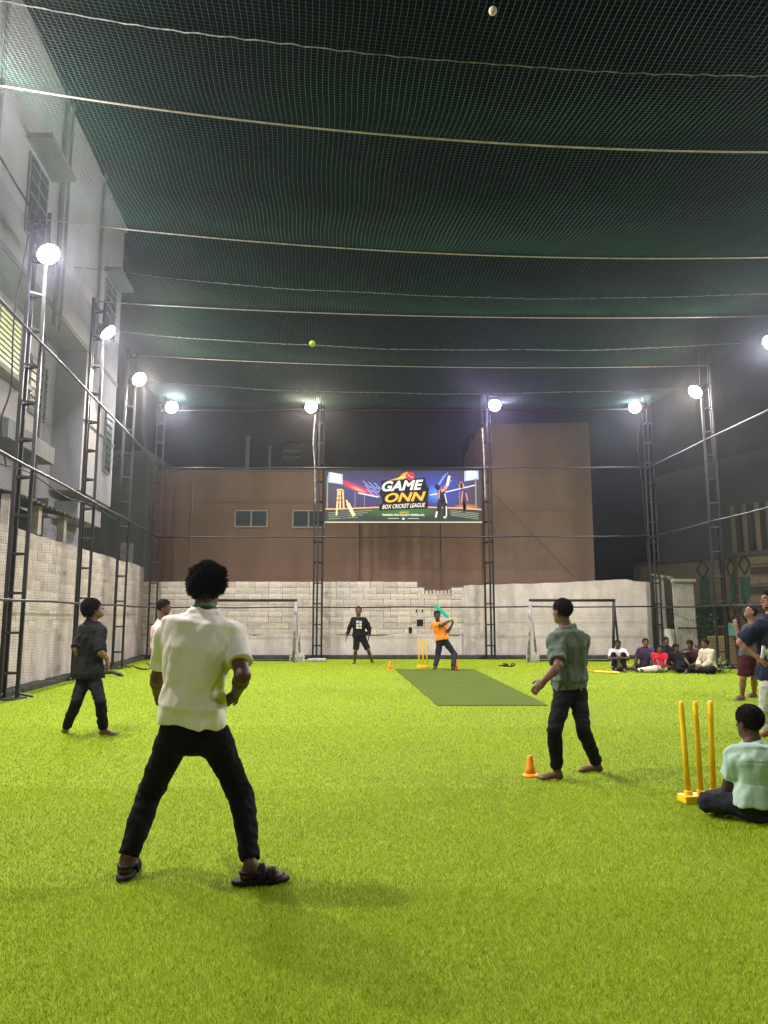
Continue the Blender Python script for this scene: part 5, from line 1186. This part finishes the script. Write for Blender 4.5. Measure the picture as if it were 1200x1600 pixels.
# ---- seated onlookers
def seated(label, base, face, lean, legs, arms, sty, s=.95, headturn=0., headtilt=-.05, h=.012, hz=.11, side=0.):
    a = math.radians(face); f = np.array([math.sin(a), -math.cos(a), 0]); r = np.array([math.cos(a), math.sin(a), 0])      # face 0: towards the camera
    P0 = np.array([base[0], base[1], hz]); spn = nz(UPV * math.cos(lean) + f * math.sin(lean) + r * side); nk = P0 + spn * .50 * s; ht = math.radians(face + headturn); hf = np.array([math.sin(ht), -math.cos(ht), headtilt])
    J = dict(pelvis=P0, neck=nk, head=nk + (UPV * .13 + f * .035) * s, hf=hf, hu=UPV, tf=f, shA=nk - spn * .065 * s - r * .165 * s, shB=nk - spn * .065 * s + r * .165 * s, hipA=P0 - r * .085 * s, hipB=P0 + r * .085 * s)
    for q, sg, lt in (('A', -1, legs[0]), ('B', 1, legs[1])):
        hp_ = J['hip' + q]
        if lt == 'up': kn = hp_ + (f * .28 + r * sg * .05) * s + UPV * .34 * s; an = hp_ * [1, 1, 0] + (f * .50 + r * sg * .03) * s + UPV * .078
        elif lt == 'flat': kn = hp_ + (f * .43 + r * sg * .05) * s - UPV * .01; an = hp_ * [1, 1, 0] + (f * .84 + r * sg * .07) * s + UPV * .06
        elif lt == 'side': kn = hp_ + (f * .22 + r * sg * .36) * s - UPV * .02; an = hp_ * [1, 1, 0] + (f * .55 + r * sg * .20) * s + UPV * .06
        elif lt == 'left': kn = hp_ + (f * .25 - r * .33) * s - UPV * .02; an = hp_ * [1, 1, 0] + (f * .28 - r * .74) * s + UPV * .06
        else: kn = hp_ + (f * .30 + r * sg * .27) * s - UPV * .01; an = P0 * [1, 1, 0] + (f * (.36 if sg > 0 else .28) - r * sg * .10) * s + UPV * .07
        J['kn' + q] = kn; J['an' + q] = an; J['toe' + q] = f * 1. + UPV * (.9 if lt in ('flat', 'left') else 0) + (r * -sg * 1.5 if lt == 'cross' else 0) - (r * .6 if lt == 'left' else 0)
        if lt in ('flat', 'left'): J['fu' + q] = UPV - f
        kind = arms[0 if q == 'A' else 1]; S_ = J['sh' + q]
        tgt = {'knee': kn + f * .04 + UPV * .07, 'hug': (J['hipA'] + J['hipB']) / 2 + f * .46 * s + UPV * .26 * s + r * sg * .06, 'lap': P0 + f * .34 * s + UPV * .06 + r * sg * .05, 'down': P0 * [1, 1, 0] + r * sg * .30 + f * .05 + UPV * .06, 'back': P0 * [1, 1, 0] + r * sg * .28 - f * .25 + UPV * .06}[kind]
        J['el' + q], J['wr' + q] = ik(S_, tgt, .27 * s, .24 * s, -f * .6 + r * sg * .7 - UPV * .2)
    st = dict(s=s, face=1, inf=.025, hem=.02, sleeve=.75, sleevew=.028, pw=(.014, .02), waist=.13, hairt=.02, hairline=.02, strands=150); st.update(sty)
    return make_person(label, J, st, h, 'onlookers sitting by the right corner')
ga = lambda px, Y: at(px, 1000, Y) * [1, 1, 0]
seated('boy in a white T-shirt hugging his knees, leftmost of the seated group', ga(964, 19.9), -12, .28, ('up', 'up'), ('hug', 'hug'), dict(skin=SKD, shirt=cloth('white_tee', (.62, .60, .56)), pants=BLK), headtilt=-.05)
seated('boy in a navy football shirt with one bare knee raised in the seated group', ga(1008, 19.9), -8, .02, ('left', 'up'), ('down', 'lap'), dict(skin=SKM, shirt=cloth('navy_kit', (.030, .028, .06), col2=(.07, .03, .05)), pants=cloth('dark_shorts', (.015, .014, .02)), pcut=-.2), s=.98, headtilt=.02)
seated('man in a black T-shirt resting an arm on his knee behind the boy in red', ga(1038, 20.3), 20, .05, ('cross', 'up'), ('lap', 'knee'), dict(skin=SKM, shirt=cloth('black_tee', (.014, .014, .016)), pants=cloth('dark_shorts', (.015, .014, .016)), pcut=-.25), s=1.02)
seated('boy in a red T-shirt and white trousers in front of the seated group', ga(1031, 19.35), -12, -.30, ('left', 'left'), ('lap', 'lap'), dict(skin=SKM, shirt=cloth('red_tee', (.55, .012, .025)), pants=cloth('white_trousers', (.60, .57, .50)), pw=(.03, .035), hemw=.03, hs=1.2, sleevew=.018), s=.76)
seated('curly haired boy in black lounging low between the red and maroon shirts', ga(1062, 19.3), 15, -.45, ('cross', 'cross'), ('back', 'lap'), dict(skin=SKD, shirt=cloth('black_top', (.012, .012, .013)), pants=BLK, hairt=.032, hairn=(.008, 40)), s=.86)
seated('boy in a maroon T-shirt with his head bowed beside the boy in cream', ga(1081, 19.75), -40, .30, ('up', 'cross'), ('knee', 'lap'), dict(skin=SKM, shirt=cloth('maroon_tee', (.060, .022, .028)), pants=cloth('dark_shorts', (.02, .016, .016)), pcut=-.25, hairt=.026), s=.95, headtilt=-.45)
seated('man in a cream long-sleeved shirt and black trousers, rightmost of the seated group', ga(1107, 19.1), -72, .18, ('cross', 'cross'), ('lap', 'lap'), dict(skin=SKM, shirt=cloth('cream_shirt', (.60, .52, .38)), sleeve=1.8, pants=BLK, collar=cloth('cream_collar', (.60, .52, .38))), s=1.0, headturn=-5)
# ---- thin haze added to stand in for lens glare round the lamps
g = MB(); g.box((-60, -12, -1.2), (60, 70, 24))
hz_o = g.build('haze', bpy.data.materials.new('added_glow_haze'))
hm = hz_o.data.materials[0]; hm.use_nodes = True; hn_ = hm.node_tree; hn_.nodes.remove(hn_.nodes['Principled BSDF'])
pv = hn_.nodes.new('ShaderNodeVolumePrincipled'); pv.inputs['Density'].default_value = .0007; pv.inputs['Color'].default_value = (.86, .9, 1, 1); pv.inputs['Anisotropy'].default_value = .84
hn_.links.new(pv.outputs[0], hn_.nodes['Material Output'].inputs['Volume']); tag(hz_o, 'thin damp night air glowing round the floodlights', None, kind='stuff')
